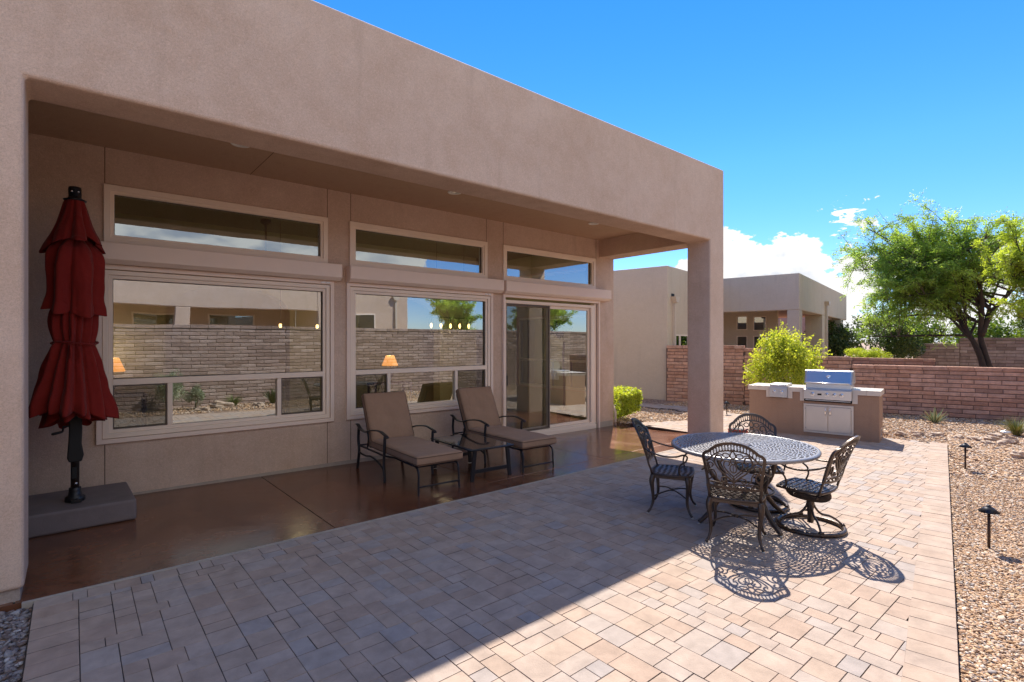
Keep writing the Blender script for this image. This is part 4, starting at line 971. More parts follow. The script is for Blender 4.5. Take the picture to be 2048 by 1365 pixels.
swivel_chair((5.60, 2.575, 0), face(-0.80, -0.60), R(10), 'cast bronze swivel chair behind the table, only its arched back above the tabletop')
def dining_table():
    t = thing('dining_table', 'oval cast metal patio table with a pierced scrollwork top half in sun', 'table', (5.045, 2.475, 0), 0.33)
    A_, B_ = 0.725, 0.67; b = MB(); Z = 0.725
    def fm(u, v): # u ring 0..1, v angle 0..1
        a = 2*math.pi*v; return (A_*u*math.cos(a), B_*u*math.sin(a), Z)
    rings = [(0.12, 0.20, 8, .5), (0.20, 0.27, 14, .62), (0.27, 0.31, 26, .5), (0.31, 0.40, 16, .66), (0.40, 0.50, 22, .66), (0.50, 0.545, 44, .5), (0.545, 0.64, 26, .66), (0.64, 0.735, 30, .66), (0.735, 0.83, 34, .66), (0.83, 0.875, 72, .5), (0.875, 0.945, 40, .6)]
    cells = []
    for i, (r0, r1, n, hs) in enumerate(rings):
        o = 0.5*(i % 2)/n
        for k in range(n):
            if n in (16, 22, 26, 30, 34) and i in (3, 4, 6, 7, 8):
                # split each cell in two leaf-shaped openings of unequal size, like scrolls
                m = 0.42 if k % 2 else 0.58
                cells.append((r0, r0+(r1-r0)*m, o+k/n, o+(k+1)/n, hs*0.92)); cells.append((r0+(r1-r0)*m, r1, o+k/n, o+(k+1)/n, hs*0.92))
            else: cells.append((r0, r1, o+k/n, o+(k+1)/n, hs))
    perforated(b, cells, fm, 8)
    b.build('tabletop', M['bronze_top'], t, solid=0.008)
    b = MB(); V = [(A_*r*math.cos(2*math.pi*k/64), B_*r*math.sin(2*math.pi*k/64), Z+0.0045) for r in (0.945, 0.985) for k in range(64)]
    q = lambda r, z: [(A_*r*math.cos(2*math.pi*k/72), B_*r*math.sin(2*math.pi*k/72), z) for k in range(72)]
    prof = [(0.945, Z-0.004), (0.945, Z+0.0045), (0.965, Z+0.007), (0.99, Z+0.004), (1.0, Z-0.008), (0.995, Z-0.024), (0.975, Z-0.028), (0.965, Z-0.008)]
    V = sum([q(r, z) for r, z in prof], []); n = len(prof)
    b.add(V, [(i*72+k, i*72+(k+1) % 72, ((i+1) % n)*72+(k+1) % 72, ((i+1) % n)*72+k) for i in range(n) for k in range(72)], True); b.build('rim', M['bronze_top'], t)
    b = MB(); b.lathe([(0.03, Z-0.004), (0.088, Z-0.004), (0.088, Z+0.0045), (0.05, Z+0.006), (0.03, Z+0.0045)], segs=28); b.build('hub_ring', M['bronze'], t)
    for k in range(4):
        a = R(45+90*k)-0.33+0.36; c, s = math.cos(a), math.sin(a)
        b = MB(); P = smooth_path([(0.42*c, 0.42*s, Z-0.02), (0.415*c, 0.415*s, 0.60), (0.36*c, 0.36*s, 0.48), (0.27*c, 0.27*s, 0.36), (0.27*c, 0.27*s, 0.24), (0.36*c, 0.36*s, 0.12), (0.45*c, 0.45*s, 0.045), (0.495*c, 0.495*s, 0.018)], 6)
        n = len(P); b.tube(P, [np.interp(i/(n-1), [0, 0.3, 0.6, 0.9, 1], [0.016, 0.02, 0.026, 0.02, 0.019]) for i in range(n)], 10); o = b.build('leg', M['bronze'], t)
        c2 = MB(); c2.lathe([(0.0, 0.0), (0.014, 0.0), (0.014, 0.007), (0.0, 0.007)], (0.495*c, 0.495*s, -0.001), 10); c2.build('foot_glide', M['white_foot'], o)
    b = MB(); b.tube([(0.275*math.cos(x), 0.275*math.sin(x), 0.30) for x in np.linspace(0, 2*math.pi, 32, endpoint=False)], 0.011, 8, closed=True); b.build('brace_ring', M['bronze'], t)
    b = MB(); b.box(-0.60, 0.60, -0.012, 0.012, Z-0.03, Z-0.0055); b.box(-0.0125, 0.0125, -0.56, -0.0125, Z-0.031, Z-0.006); b.box(-0.0125, 0.0125, 0.0125, 0.56, Z-0.031, Z-0.006); b.build('underframe', M['bronze'], t)
dining_table()
# ================================================================ BBQ ISLAND
def island():
    rz = math.atan2(-0.9825, 0.186)       # local +x runs along the front towards the camera's right, +y goes into the depth
    t = thing('barbecue_island', 'stucco outdoor kitchen island with pale tile counter beside the brick garden wall', 'kitchen island', (10.22, 4.88, 0), rz)
    L, D = 2.11, 0.66
    gr0, gr1 = 0.965, 1.712; sb0, sb1 = 0.377, 0.683
    b = MB()
    b.prism([(0, -0.06), (L, -0.06), (L, 0.8), (1.74, 0.8), (1.74, 0.6425), (0.94, 0.6425), (0.94, 0.8), (0.70, 0.8), (0.70, 0.672), (0.36, 0.672), (0.36, 0.8), (0, 0.8)], 0.0, D, 'y')
    b.build('stucco_body', M['stucco_island'], t, bevel=0.012)
    # tile: top slabs and front drops, with grout gaps
    b = MB()
    def tiles(x0, x1, y0, y1, z0, z1, n):
        w_ = (x1-x0)/n
        for k in range(n): b.box(x0+k*w_+0.0015, x0+(k+1)*w_-0.0015, y0, y1, z0, z1)
    o_ = -0.02
    for x0, x1, n in ((-0.02, 0.376, 2), (0.684, 0.963, 1), (1.713, L+0.02, 2)):
        tiles(x0, x1, o_+0.002, 0.33, 0.872, 0.884, n); tiles(x0, x1, 0.333, D+0.015, 0.872, 0.884, n)
        tiles(x0, x1, o_, o_+0.018, 0.80, 0.8715, n)
    tiles(0.3765, 0.6835, 0.42, D+0.015, 0.872, 0.884, 1); tiles(0.9635, 1.7125, 0.52, D+0.015, 0.872, 0.884, 3)
    for x0, x1, z0 in ((0.312, 0.376, 0.672), (0.684, 0.768, 0.672), (0.892, 0.963, 0.641), (1.713, 1.797, 0.641)): tiles(x0, x1, o_, o_+0.018, z0, 0.799, 1)
    for y0, y1 in ((0.0, 0.33), (0.333, D+0.015)): b.box(L+0.002, L+0.02, y0, y1, 0.80, 0.8715)
    b.build('counter_tiles', M['tile_top'], t, bevel=0.002)
    b = MB(); b.box(-0.005, 0.375, 0.0, D, 0.8005, 0.8712); b.box(0.686, 0.961, 0, D, 0.8005, 0.8712); b.box(1.715, L+0.001, 0, D, 0.8005, 0.8712); b.box(0.3755, 0.6855, 0.425, D, 0.8005, 0.8712); b.box(0.9615, 1.7145, 0.525, D, 0.8005, 0.8712); b.build('grout', M['slab_edge'], t)
    # doors
    d0, d1, z0, z1 = 0.953, 1.735, 0.068, 0.597
    b = MB(); frame(b, d0, d1, z0, z1, 0.036, -0.016, 0.002); b.build('door_frame', M['steel_dull'], t, bevel=0.003)
    mid = (d0+d1)/2
    for s, (a, c) in ((1, (d0+0.039, mid-0.002)), (-1, (mid+0.002, d1-0.039))):
        b = MB(); b.box(a, c, -0.020, -0.002, z0+0.039, z1-0.039); o = b.build('door', M['steel_dull'], t, bevel=0.004)
        hx = mid-s*0.038
        b = MB(); P = smooth_path([(hx, -0.022, 0.535), (hx, -0.045, 0.53), (hx, -0.052, 0.47), (hx, -0.045, 0.41), (hx, -0.022, 0.405)], 5); b.tube(P, [np.interp(i, [0, len(P)/2, len(P)-1], [0.005, 0.011, 0.005]) for i in range(len(P))], 10); b.build('handle', M['chrome'], o)
        hxh = a-0.004 if s > 0 else c+0.004
        b = MB(); b.tube([(hxh, -0.021, z0+0.07), (hxh, -0.021, z0+0.10)], 0.004, 6); b.build('hinge', M['chrome'], o)
        b = MB(); b.tube([(hxh, -0.021, z1-0.10), (hxh, -0.021, z1-0.07)], 0.004, 6); b.build('hinge', M['chrome'], o)
    # side vent
    b = MB(); b.box(L-0.001, L+0.006, 0.24, 0.42, 0.07, 0.21); o = b.build('vent', M['vinyl'], t)
    for k in range(7):
        b = MB(); b.box(L+0.006, L+0.010, 0.255, 0.405, 0.083+0.017*k, 0.091+0.017*k); b.build('louvre', M['vinyl_dark'], o)
    # grill: a thing of its own, lifted out of the island
    def place(o_, x, y, z):
        c, s = math.cos(rz), math.sin(rz); o_.location = (10.22+x*c-y*s, 4.88+x*s+y*c, z); o_.rotation_euler = (0, 0, rz); return o_
    g = thing('gas_grill', 'stainless built-in gas grill with blue sky mirrored in its closed hood', 'grill'); place(g, 0, 0, 0)
    b = MB(); b.prism([(-0.072, 0.86), (-0.066, 0.70), (-0.066, 0.690), (0.49, 0.690), (0.49, 0.86)], gr0, gr1, 'x'); b.build('control_panel', M['steel'], g, bevel=0.004)
    b = MB(); b.box(gr0+0.012, gr1-0.012, -0.03, 0.49, 0.648, 0.6895); b.build('drip_slot', M['dark'], g)
    b = MB(); b.box(gr0+0.02, gr1-0.02, -0.040, -0.031, 0.664, 0.676); b.build('drip_tray', M['steel'], g, bevel=0.002)
    b = MB(); b.box(gr0-0.004, gr1+0.004, -0.05, 0.50, 0.861, 0.878); b.build('front_ledge', M['steel'], g, bevel=0.005)
    b = MB(); b.box(gr0+0.02, gr1-0.02, 0.01, 0.48, 0.8785, 0.972); b.build('firebox', M['steel'], g, bevel=0.004)
    z0 = 0.973
    prof = [(0.0, z0), (0.052, z0+0.12), (0.098, z0+0.228), (0.125, z0+0.238), (0.30, z0+0.236), (0.42, z0+0.20), (0.475, z0+0.10), (0.48, z0)]
    b = MB(); b.prism(prof, gr0+0.012, gr1-0.012, 'x'); hd = b.build('hood', M['steel'], g, bevel=0.01, seg=3)
    for s in (gr0, gr1-0.0115):
        b = MB(); b.prism([(a-0.004 if i < 3 else a, c+0.004*(i > 2)) for i, (a, c) in enumerate(prof)], s, s+0.0113, 'x'); b.build('hood_side', M['steel_dull'], hd)
    b = MB(); b.tube([(gr0+0.03, -0.055, 0.985), (gr1-0.03, -0.055, 0.985)], 0.0125, 12)
    for s in (gr0+0.05, gr1-0.05): b.tube([(s, -0.055, 0.985), (s, 0.005, 0.99)], 0.008, 8)
    b.build('hood_handle', M['steel'], hd)
    mx = (gr0+gr1)/2; c0 = Vector((0, 0.0555, z0+0.135)); nrm = Vector((0, -0.90, 0.43)).normalized()
    b = MB()
    def disc(mb, c, n_, r, h, segs=24):
        u = Vector((1, 0, 0)); v = n_.cross(u); V = []
        for hh, rr in ((0, r), (h*0.7, r), (h, r*0.75)):
            V += [c+n_*hh+u*rr*math.cos(2*math.pi*k/segs)+v*rr*math.sin(2*math.pi*k/segs) for k in range(segs)]
        mb.add(V, [(i*segs+k, i*segs+(k+1) % segs, (i+1)*segs+(k+1) % segs, (i+1)*segs+k) for i in range(2) for k in range(segs)]+[tuple(range(2*segs, 3*segs))], False)
    disc(b, Vector((mx, c0.y, c0.z)), nrm, 0.034, 0.012); o = b.build('temperature_gauge', M['chrome'], hd)
    b = MB(); disc(b, Vector((mx, c0.y, c0.z))+nrm*0.0125, nrm, 0.022, 0.001); b.build('dial', M['white'], o)
    kn = Vector((0, -1.0, 0.0)).normalized()
    for x in (1.106, 1.333, 1.448, 1.560):
        b = MB(); disc(b, Vector((x, -0.0705, 0.783)), kn, 0.030, 0.008); o = b.build('knob', M['chrome'], g)
        b = MB(); disc(b, Vector((x, -0.0705, 0.783))+kn*0.008, kn, 0.021, 0.026); b.build('knob_cap', M['steel'], o)
        b = MB(); p = Vector((x, -0.0705, 0.783))+kn*0.0345; b.box(x-0.004, x+0.004, p.y-0.002, p.y+0.002, p.z-0.003, p.z+0.018); b.build('pointer', M['dark'], o)
    b = MB(); b.box(1.186, 1.252, -0.073, -0.066, 0.764, 0.796); b.build('light_switch', M['dark'], g, bevel=0.003)
    for x in (1.635, 1.655):
        b = MB(); b.lathe([(0.0, -0.064), (0.0035, -0.0635), (0.0035, -0.055)], (x, 0, 0.785), 8, 'y'); b.build('screw', M['dark'], g)
    # side burner
    s = thing('side_burner', 'small stainless two knob side burner set in the left of the tile counter', 'side burner'); place(s, 0, 0, 0)
    b = MB(); b.prism([(-0.035, 0.885), (-0.045, 0.845), (-0.052, 0.70), (-0.052, 0.68), (0.019, 0.68), (0.019, 0.7915), (0.42, 0.7915), (0.42, 0.885)], sb0, sb1, 'x'); b.build('control_panel', M['steel_dull'], s, bevel=0.004)
    b = MB(); b.box(sb0+0.01, sb1-0.01, -0.0535, -0.0345+0.01, 0.692, 0.70); b.build('trim_strip', M['steel'], s)
    b = MB(); b.box(sb0+0.004, sb1-0.004, -0.030, 0.41, 0.8855, 0.93); b.build('lid', M['steel'], s, bevel=0.006)
    b = MB(); b.tube([(sb0+0.08, -0.052, 0.905), (sb1-0.08, -0.052, 0.905)], 0.006, 8)
    for x in (sb0+0.09, sb1-0.09): b.tube([(x, -0.052, 0.905), (x, -0.031, 0.905)], 0.004, 8)
    b.build('lid_handle', M['chrome'], s)
    for x in (0.458, 0.590):
        b = MB(); disc(b, Vector((x, -0.0485, 0.788)), Vector((0, -1, 0.03)).normalized(), 0.027, 0.008); o = b.build('knob', M['chrome'], s)
        b = MB(); disc(b, Vector((x, -0.0565, 0.788)), Vector((0, -1, 0.03)).normalized(), 0.018, 0.022); b.build('knob_cap', M['steel'], o)
island()
# ================================================================ GARDEN WALLS
def block_wall(name, label, segs, m, bl=0.47, ch=0.098, th=0.19, cap=True, base=-0.1, mort=M['mortar'], cat='garden wall', wob=0.004):
    """segs: (x0,y0,x1,y1,top). Real slump blocks, one mesh; each block slightly bulged and shifted"""
    t = thing(name, label, cat, (segs[0][0], segs[0][1], 0)); O = Vector((segs[0][0], segs[0][1], 0))
    mb = MB(); core = MB(); cp = MB(); rr = random.Random(len(label))
    for (x0, y0, x1, y1, top) in segs:
        u = Vector((x1-x0, y1-y0, 0)); L = u.length; u.normalize(); n = Vector((-u.y, u.x, 0)); P = Vector((x0, y0, 0))-O
        body = top-(0.095 if cap else 0)
        q = [P-u*0.02+n*(-th/2+0.012), P+u*(L+0.02)+n*(-th/2+0.012), P+u*(L+0.02)+n*(th/2-0.012), P-u*0.02+n*(th/2-0.012)]
        core.prism([(a.x, a.y) for a in q], base, body)
        nz = int((body-base)/ch); z = body; row = 0
        while z > base+0.02:
            zl = max(z-ch, base); s = -(bl/2 if row % 2 else 0)+rr.uniform(-0.03, 0.03)
            while s < L:
                a, c = max(s, 0)+0.006, min(s+bl, L+(0.03 if L > 6 else 0))-0.006
                if c-a > 0.03:
                    o = rr.uniform(-wob, wob); g = 0.0065; hw = th/2+o; V = []
                    zz0, zz1 = zl+g+rr.uniform(0, .002), z-g-rr.uniform(0, .002)
                    for (ss, zz, off) in ((a, zz0, -0.008), (c, zz0, -0.008), (c, zz1, -0.008), (a, zz1, -0.008), (a+.008, zz0+.009, 0), (c-.008, zz0+.009, 0), (c-.008, zz1-.009, 0), (a+.008, zz1-.009, 0)):
                        for sg in (1, -1): p = P+u*ss+n*sg*(hw+off); V.append((p.x, p.y, zz))
                    Fc = []
                    idx = lambda k, sd: 2*k+sd
                    for sd in (0, 1):
                        f = [(4, 5, 6, 7), (0, 1, 5, 4), (1, 2, 6, 5), (2, 3, 7, 6), (3, 0, 4, 7)]
                        Fc += [tuple(idx(k, sd) for k in (q_ if sd else q_[::-1])) for q_ in f]
                    for i in range(4): j = (i+1) % 4; Fc.append((idx(i, 0), idx(i, 1), idx(j, 1), idx(j, 0)))
                    mb.add(V, Fc, r=rr.random())
                s += bl
            z = zl; row += 1
        if cap:
            s = 0
            while s < L:
                c = min(s+bl, L); hw = th/2+0.018
                q = [P+u*(s+.003)-n*hw, P+u*(c-.003)-n*hw, P+u*(c-.003)+n*hw, P+u*(s+.003)+n*hw]
                cp.prism([(a.x, a.y) for a in q], top-0.092, top-rr.uniform(0, 0.004), r=rr.random()); s += bl
    core.build('mortar_core', mort, t); mb.build('blocks', m, t)
    if cap: cp.build('cap_course', m, t, bevel=0.006, seg=1)
    return t
A0 = Vector((13.68, 9.01)); uA = (Vector((15.95, 1.9))-A0).normalized()
pa = lambda s: A0+uA*s
sg = []
for s0, s1, z in ((0, 2.14, 1.625), (2.14, 3.2, 1.55), (3.2, 4.635, 1.35)): a, c = pa(s0), pa(s1); sg.append((a.x, a.y, c.x, c.y, z))
a = pa(4.635); c = pa(10.8); sg.append((a.x, a.y, c.x, c.y, 1.155))
block_wall('garden_wall', 'stepped red slump block garden wall behind the barbecue island', sg, M['block'])
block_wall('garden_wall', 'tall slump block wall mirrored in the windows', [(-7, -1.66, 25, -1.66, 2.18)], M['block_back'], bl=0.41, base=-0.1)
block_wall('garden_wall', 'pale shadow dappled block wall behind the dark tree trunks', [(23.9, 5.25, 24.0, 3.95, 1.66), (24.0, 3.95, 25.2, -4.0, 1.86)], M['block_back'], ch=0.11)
block_wall('garden_wall', 'short dark red block wall between the far columns and the dark round shrub', [(20.2, 6.6, 20.6, 3.98, 1.19)], M['block'])
# ================================================================ NEIGHBOUR HOUSES
def nbr():
    rz = math.atan2(0.186, 0.9825)
    t = thing('neighbor_house', 'greige stucco house next door with a column porch beyond the block wall', 'house', (13.71, 9.02, 0), rz)
    K = M['stucco_nbr']
    b = MB(); b.box(0, 4.43, 0.0, 14, -0.1, 4.03); b.build('wall', K, t, bevel=0.03)
    x0, y0 = 4.43, -2.72
    b = MB(); b.box(x0, x0+0.42, y0, -0.001, 2.79, 4.03); b.box(x0+0.42, x0+11.5, y0, y0+0.42, 2.79, 4.03); b.build('parapet', K, t, bevel=0.03)
    b = MB(); b.box(x0+0.421, x0+11.5, y0+0.421, 8, 3.0, 3.2); b.build('porch_ceiling', M['stucco_pink'], t)
    for sx, w_, d in ((0.0, 0.46, 0.38), (4.45, 0.75, 0.62), (9.6, 0.72, 0.9)):
        b = MB(); b.box(x0+sx+0.001, x0+sx+w_, y0+0.001, y0+d, -0.1, 2.7895); b.build('porch_column', K, t, bevel=0.02)
    wins = [(-0.82, -0.40, 1.6, 2.22), (-1.22, -0.84-0.0, 0, 0)]
    xs = x0+3.3
    C2 = lambda s: y0+s
    holes = [(C2(2.56), C2(2.92), 2.24, 2.76), (C2(1.83), C2(2.27), 2.20, 2.72), (C2(2.56), C2(2.92), 1.1, 1.93), (C2(1.83), C2(2.27), 1.1, 1.93)]
    o = wall_holes('wall', C2(1.40), 8, -0.1, 3.0, holes, xs, xs+0.2, K, t, ax='y')
    for (a, c, z0, z1) in holes:
        b = MB(); b.box(xs-0.012, xs+0.03, a-0.03, a, z0-0.03, z1+0.03); b.box(xs-0.012, xs+0.03, c, c+0.03, z0-0.03, z1+0.03); b.box(xs-0.012, xs+0.03, a, c, z0-0.03, z0); b.box(xs-0.012, xs+0.03, a, c, z1, z1+0.03)
        f = b.build('window', M['vinyl'], t); g = MB(); g.add([(xs+0.03, a, z0), (xs+0.03, c, z0), (xs+0.03, c, z1), (xs+0.03, a, z1)], [(0, 1, 2, 3)]); g.build('pane', M['glass_far'], f)
        g = MB(); g.box(xs+0.15, xs+0.18, a-0.1, c+0.1, z0-0.1, z1+0.1); g.build('dark_room_sheet', M['dark'], f)  # dark sheet behind the pane, painted stand-in for the unlit room
    # downspout with its box, first volume
    b = MB(); b.box(0.33, 0.43, -0.09, -0.002, 1.2, 2.93); b.build('downspout', M['tile'], t)
    b = MB(); b.prism([(0.30, 2.93), (0.46, 2.93), (0.56, 3.1), (0.20, 3.1)], -0.16, -0.002, 'y'); b.build('rainwater_head', M['tile'], t)
    b = MB(); b.box(0.26, 0.50, -0.004, 0.02, 3.1, 3.2); b.build('scupper', M['dark'], t)
    b = MB(); b.box(x0+5.05, x0+5.15, y0-0.09, y0-0.002, 0, 3.2); b.build('downspout', M['tile'], t)
    b = MB(); b.prism([(x0+5.02, 3.2), (x0+5.18, 3.2), (x0+5.28, 3.36), (x0+4.92, 3.36)], y0-0.16, y0-0.002, 'y'); b.build('rainwater_head', M['tile'], t)
    for (a, c) in ((0.49, 0.90), (0.93, 1.6)):
        b = MB(); b.box(a, a+0.04, -0.02, 0.01, 1.0, 1.95); b.box(c-0.04, c, -0.02, 0.01, 1.0, 1.95); b.box(a+0.04, c-0.04, -0.02, 0.01, 1.91, 1.95)
        f = b.build('window', M['vinyl'], t); g = MB(); g.add([(a+0.04, -0.006, 1.0), (c-0.04, -0.006, 1.0), (c-0.04, -0.006, 1.91), (a+0.04, -0.006, 1.91)], [(0, 1, 2, 3)]); g.build('pane', M['glass_far'], f)
        g = MB(); g.add([(a+0.04, -0.0025, 1.0), (c-0.04, -0.0025, 1.0), (c-0.04, -0.0025, 1.91), (a+0.04, -0.0025, 1.91)], [(0, 1, 2, 3)]); g.build('dark_room_sheet', M['dark'], f)  # dark sheet on the wall paints the room shade behind the glass
nbr()
t = thing('far_house', 'low pink stucco house glimpsed through the porch columns', 'house', (36, 14, 0), 0.19)
b = MB(); b.box(0, 8, -1.5, 9, -0.1, 3.6); b.build('wall', M['stucco_pink'], t, bevel=0.03)
b = MB(); b.box(-0.02, 0.02, 2.2, 3.6, 1.0, 2.2); f = b.build('window', M['vinyl'], t); b = MB(); b.box(-0.025, -0.021, 2.28, 3.52, 1.08, 2.12); b.build('pane', M['glass_far'], f)
def mirrored_house():
    t = thing('neighbor_house', 'tan stucco house with deep porch mirrored above the wall in the windows', 'house', (2, -8.2, 0))
    K = M['stucco']
    # porch faces +y (towards us); local x along the front
    b = MB(); b.box(-12, 6.2, -0.4, 0.0, 3.05, 4.6); b.build('parapet', K, t, bevel=0.03)
    b = MB(); b.box(6.2, 10.6, -3.0, 0.001, -0.1, 4.6); b.build('wall', K, t, bevel=0.03)
    b = MB(); b.box(-12, 6.2, -3.0, -0.41, 3.2, 3.4); b.build('porch_ceiling', K, t)
    for x in (-4.8, 0.9): b = MB(); b.box(x, x+0.5, -0.4, 0.002, -0.1, 3.049); b.build('porch_column', K, t, bevel=0.02)
    H = [(-11+2.7*k, -9.1+2.7*k, 2.4, 2.95) for k in range(6)]+[(-11+2.7*k, -9.1+2.7*k, 0.8, 2.15) for k in range(6)]
    wall_holes('wall', -12, 6.2, -0.1, 3.2, H, -3.2, -3.0, K, t)
    for (a, c, z0, z1) in H:
        b = MB(); frame(b, a, c, z0, z1, 0.06, -3.02, -2.97); f = b.build('window', M['vinyl'], t)
        b = MB(); b.add([(a+.06, -3.0, z0+.06), (c-.06, -3.0, z0+.06), (c-.06, -3.0, z1-.06), (a+.06, -3.0, z1-.06)], [(0, 1, 2, 3)]); b.build('pane', M['glass_far'], f)
        b = MB(); b.box(a, c, -3.19, -3.17, z0, z1); b.build('dark_room_sheet', M['dark'], f)  # dark sheet added behind the glass, stands in for a shaded room
    for (a, c) in ((7.2, 8.9),):
        b = MB(); frame(b, a, c, 1.9, 3.0, 0.06, 0.0, 0.03); f = b.build('window', M['vinyl'], t)
        b = MB(); b.box(a+.06, c-.06, 0.003, 0.01, 1.96, 2.94); b.build('pane', M['glass_far'], f)
    b = MB(); b.box(9.9, 10.0, 0.005, 0.09, -0.1, 3.7); b.build('downspout', M['tile'], t)
    b = MB(); b.prism([(9.86, 3.7), (10.04, 3.7), (10.14, 3.9), (9.76, 3.9)], 0.005, 0.16, 'y'); b.build('rainwater_head', M['tile'], t)
mirrored_house()
# ================================================================ PLANTS
def crown_pts(n, c, rad, lumps, seed, shell=0.35, flat=0.0):
    r = np.random.default_rng(seed); c = np.array(c); rad = np.array(rad)
    L = r.normal(size=(lumps, 3)); L /= np.linalg.norm(L, axis=1)[:, None]
    L[:, 2] = np.where(L[:, 2] < -0.3, -L[:, 2], L[:, 2]); L = L*r.uniform(0.35, 0.95, (lumps, 1))
    k = r.integers(0, lumps, n); d = r.normal(size=(n, 3)); d /= np.linalg.norm(d, axis=1)[:, None]
    d *= (r.uniform(shell, 1, (n, 1))**0.5)*r.uniform(0.22, 0.42, lumps)[k][:, None]
    P = L[k]+d
    return c+P*rad, np.clip(0.5+0.35*r.normal(size=lumps)[k]*0.8+r.normal(size=n)*0.2, 0, 1)
def shrub(name, label, cat, base, rad, n, size, m, seed, lumps=26, group=None, aspect=0.55, stems=7, sprigs=0, droop=0.0):
    t = thing(name, label, cat, base, 0, group); c = (0, 0, rad[2]*0.98)
    P, q = crown_pts(n, c, rad, lumps, seed); P[:, 2] = np.abs(P[:, 2])
    if sprigs:
        r = np.random.default_rng(seed+1)
        for _ in range(sprigs):
            d = r.normal(size=3); d[2] = abs(d[2])+0.5; d /= np.linalg.norm(d); s = np.array(c)+d*np.array(rad)*0.8
            L = r.uniform(0.15, 0.38)*rad[2]; k = 26; tt = np.linspace(0, 1, k)[:, None]
            P = np.vstack([P, s+tt*(d*L+np.array([0, 0, L*0.5]))+r.normal(size=(k, 3))*size*0.35]); q = np.concatenate([q, r.uniform(0.6, 1, k)])
    leaves('foliage', P, size, m, t, aspect, droop, q)
    b = MB(); r = random.Random(seed)
    for k in range(stems):
        a = r.uniform(0, 6.28); e = (math.cos(a)*rad[0]*0.6*r.random(), math.sin(a)*rad[1]*0.6*r.random(), rad[2]*r.uniform(1.0, 1.5))
        b.tube(smooth_path([(0.03*math.cos(a), 0.03*math.sin(a), -0.05), (e[0]*0.35, e[1]*0.35, e[2]*0.45), e], 4), [np.interp(i, [0, 8], [0.014, 0.004]) for i in range(9)], 5)
    b.build('stems', M['twig'], t); return t
shrub('shrub', 'tall yellow green leafy bush between the barbecue island and the brick wall', 'bush', (12.75, 5.22, -0.04), (0.74, 0.80, 0.99), 15000, 0.052, M['leaf_lime'], 4, 60, sprigs=70, stems=10)
def hedge(name, label, x0, x1, y0, y1, z, n, m, seed, size=0.05):
    t = thing(name, label, 'hedge', ((x0+x1)/2, (y0+y1)/2, -0.04)); r = np.random.default_rng(seed)
    hx, hy = (x1-x0)/2, (y1-y0)/2; P = r.uniform(-1, 1, (n, 3)); k = r.integers(0, 5, n)
    P[k == 0, 2] = 1; P[k == 1, 0] = 1; P[k == 2, 0] = -1; P[k == 3, 1] = -1
    P = P*np.array([hx, hy, 0.5]); P[:, 2] = (P[:, 2]+0.5)*(z-0.05)+0.06
    e = np.maximum(0, np.maximum(abs(P[:, 0])/hx, abs(P[:, 1])/hy)-0.8)*0.35
    P[:, 2] -= np.where(P[:, 2] > z*0.8, e, 0); w_ = 0.035*np.sin(P[:, 0]*9)+0.035*np.sin(P[:, 1]*8+1)+0.03*np.sin(P[:, 2]*14)
    tap = np.interp(P[:, 2], [0, 0.25, z], [0.72, 0.98, 1.0])
    P[:, 0] *= tap; P[:, 1] *= tap
    P += r.normal(size=P.shape)*0.028+w_[:, None]*0.6
    leaves('foliage', P, size, m, t, 0.6, 0, np.clip(r.normal(0.5, 0.25, n)+(P[:, 2]-z*0.5)*0.4, 0, 1))
    b = MB()
    for k in range(14):
        x, y = r.uniform(-hx, hx)*0.7, r.uniform(-hy, hy)*0.85
        b.tube([(x, y, -0.02), (x+r.normal()*0.05, y+r.normal()*0.05, z*0.5), (x+r.normal()*0.12, y+r.normal()*0.12, z*0.85)], [0.012, 0.008, 0.003], 5)
    b.build('stems', M['twig'], t)
hedge('hedge', 'clipped bright green hedge at the right corner of the house', 9.16, 9.86, 7.18, 10.6, 0.68, 14000, M['leaf_lime'], 8)
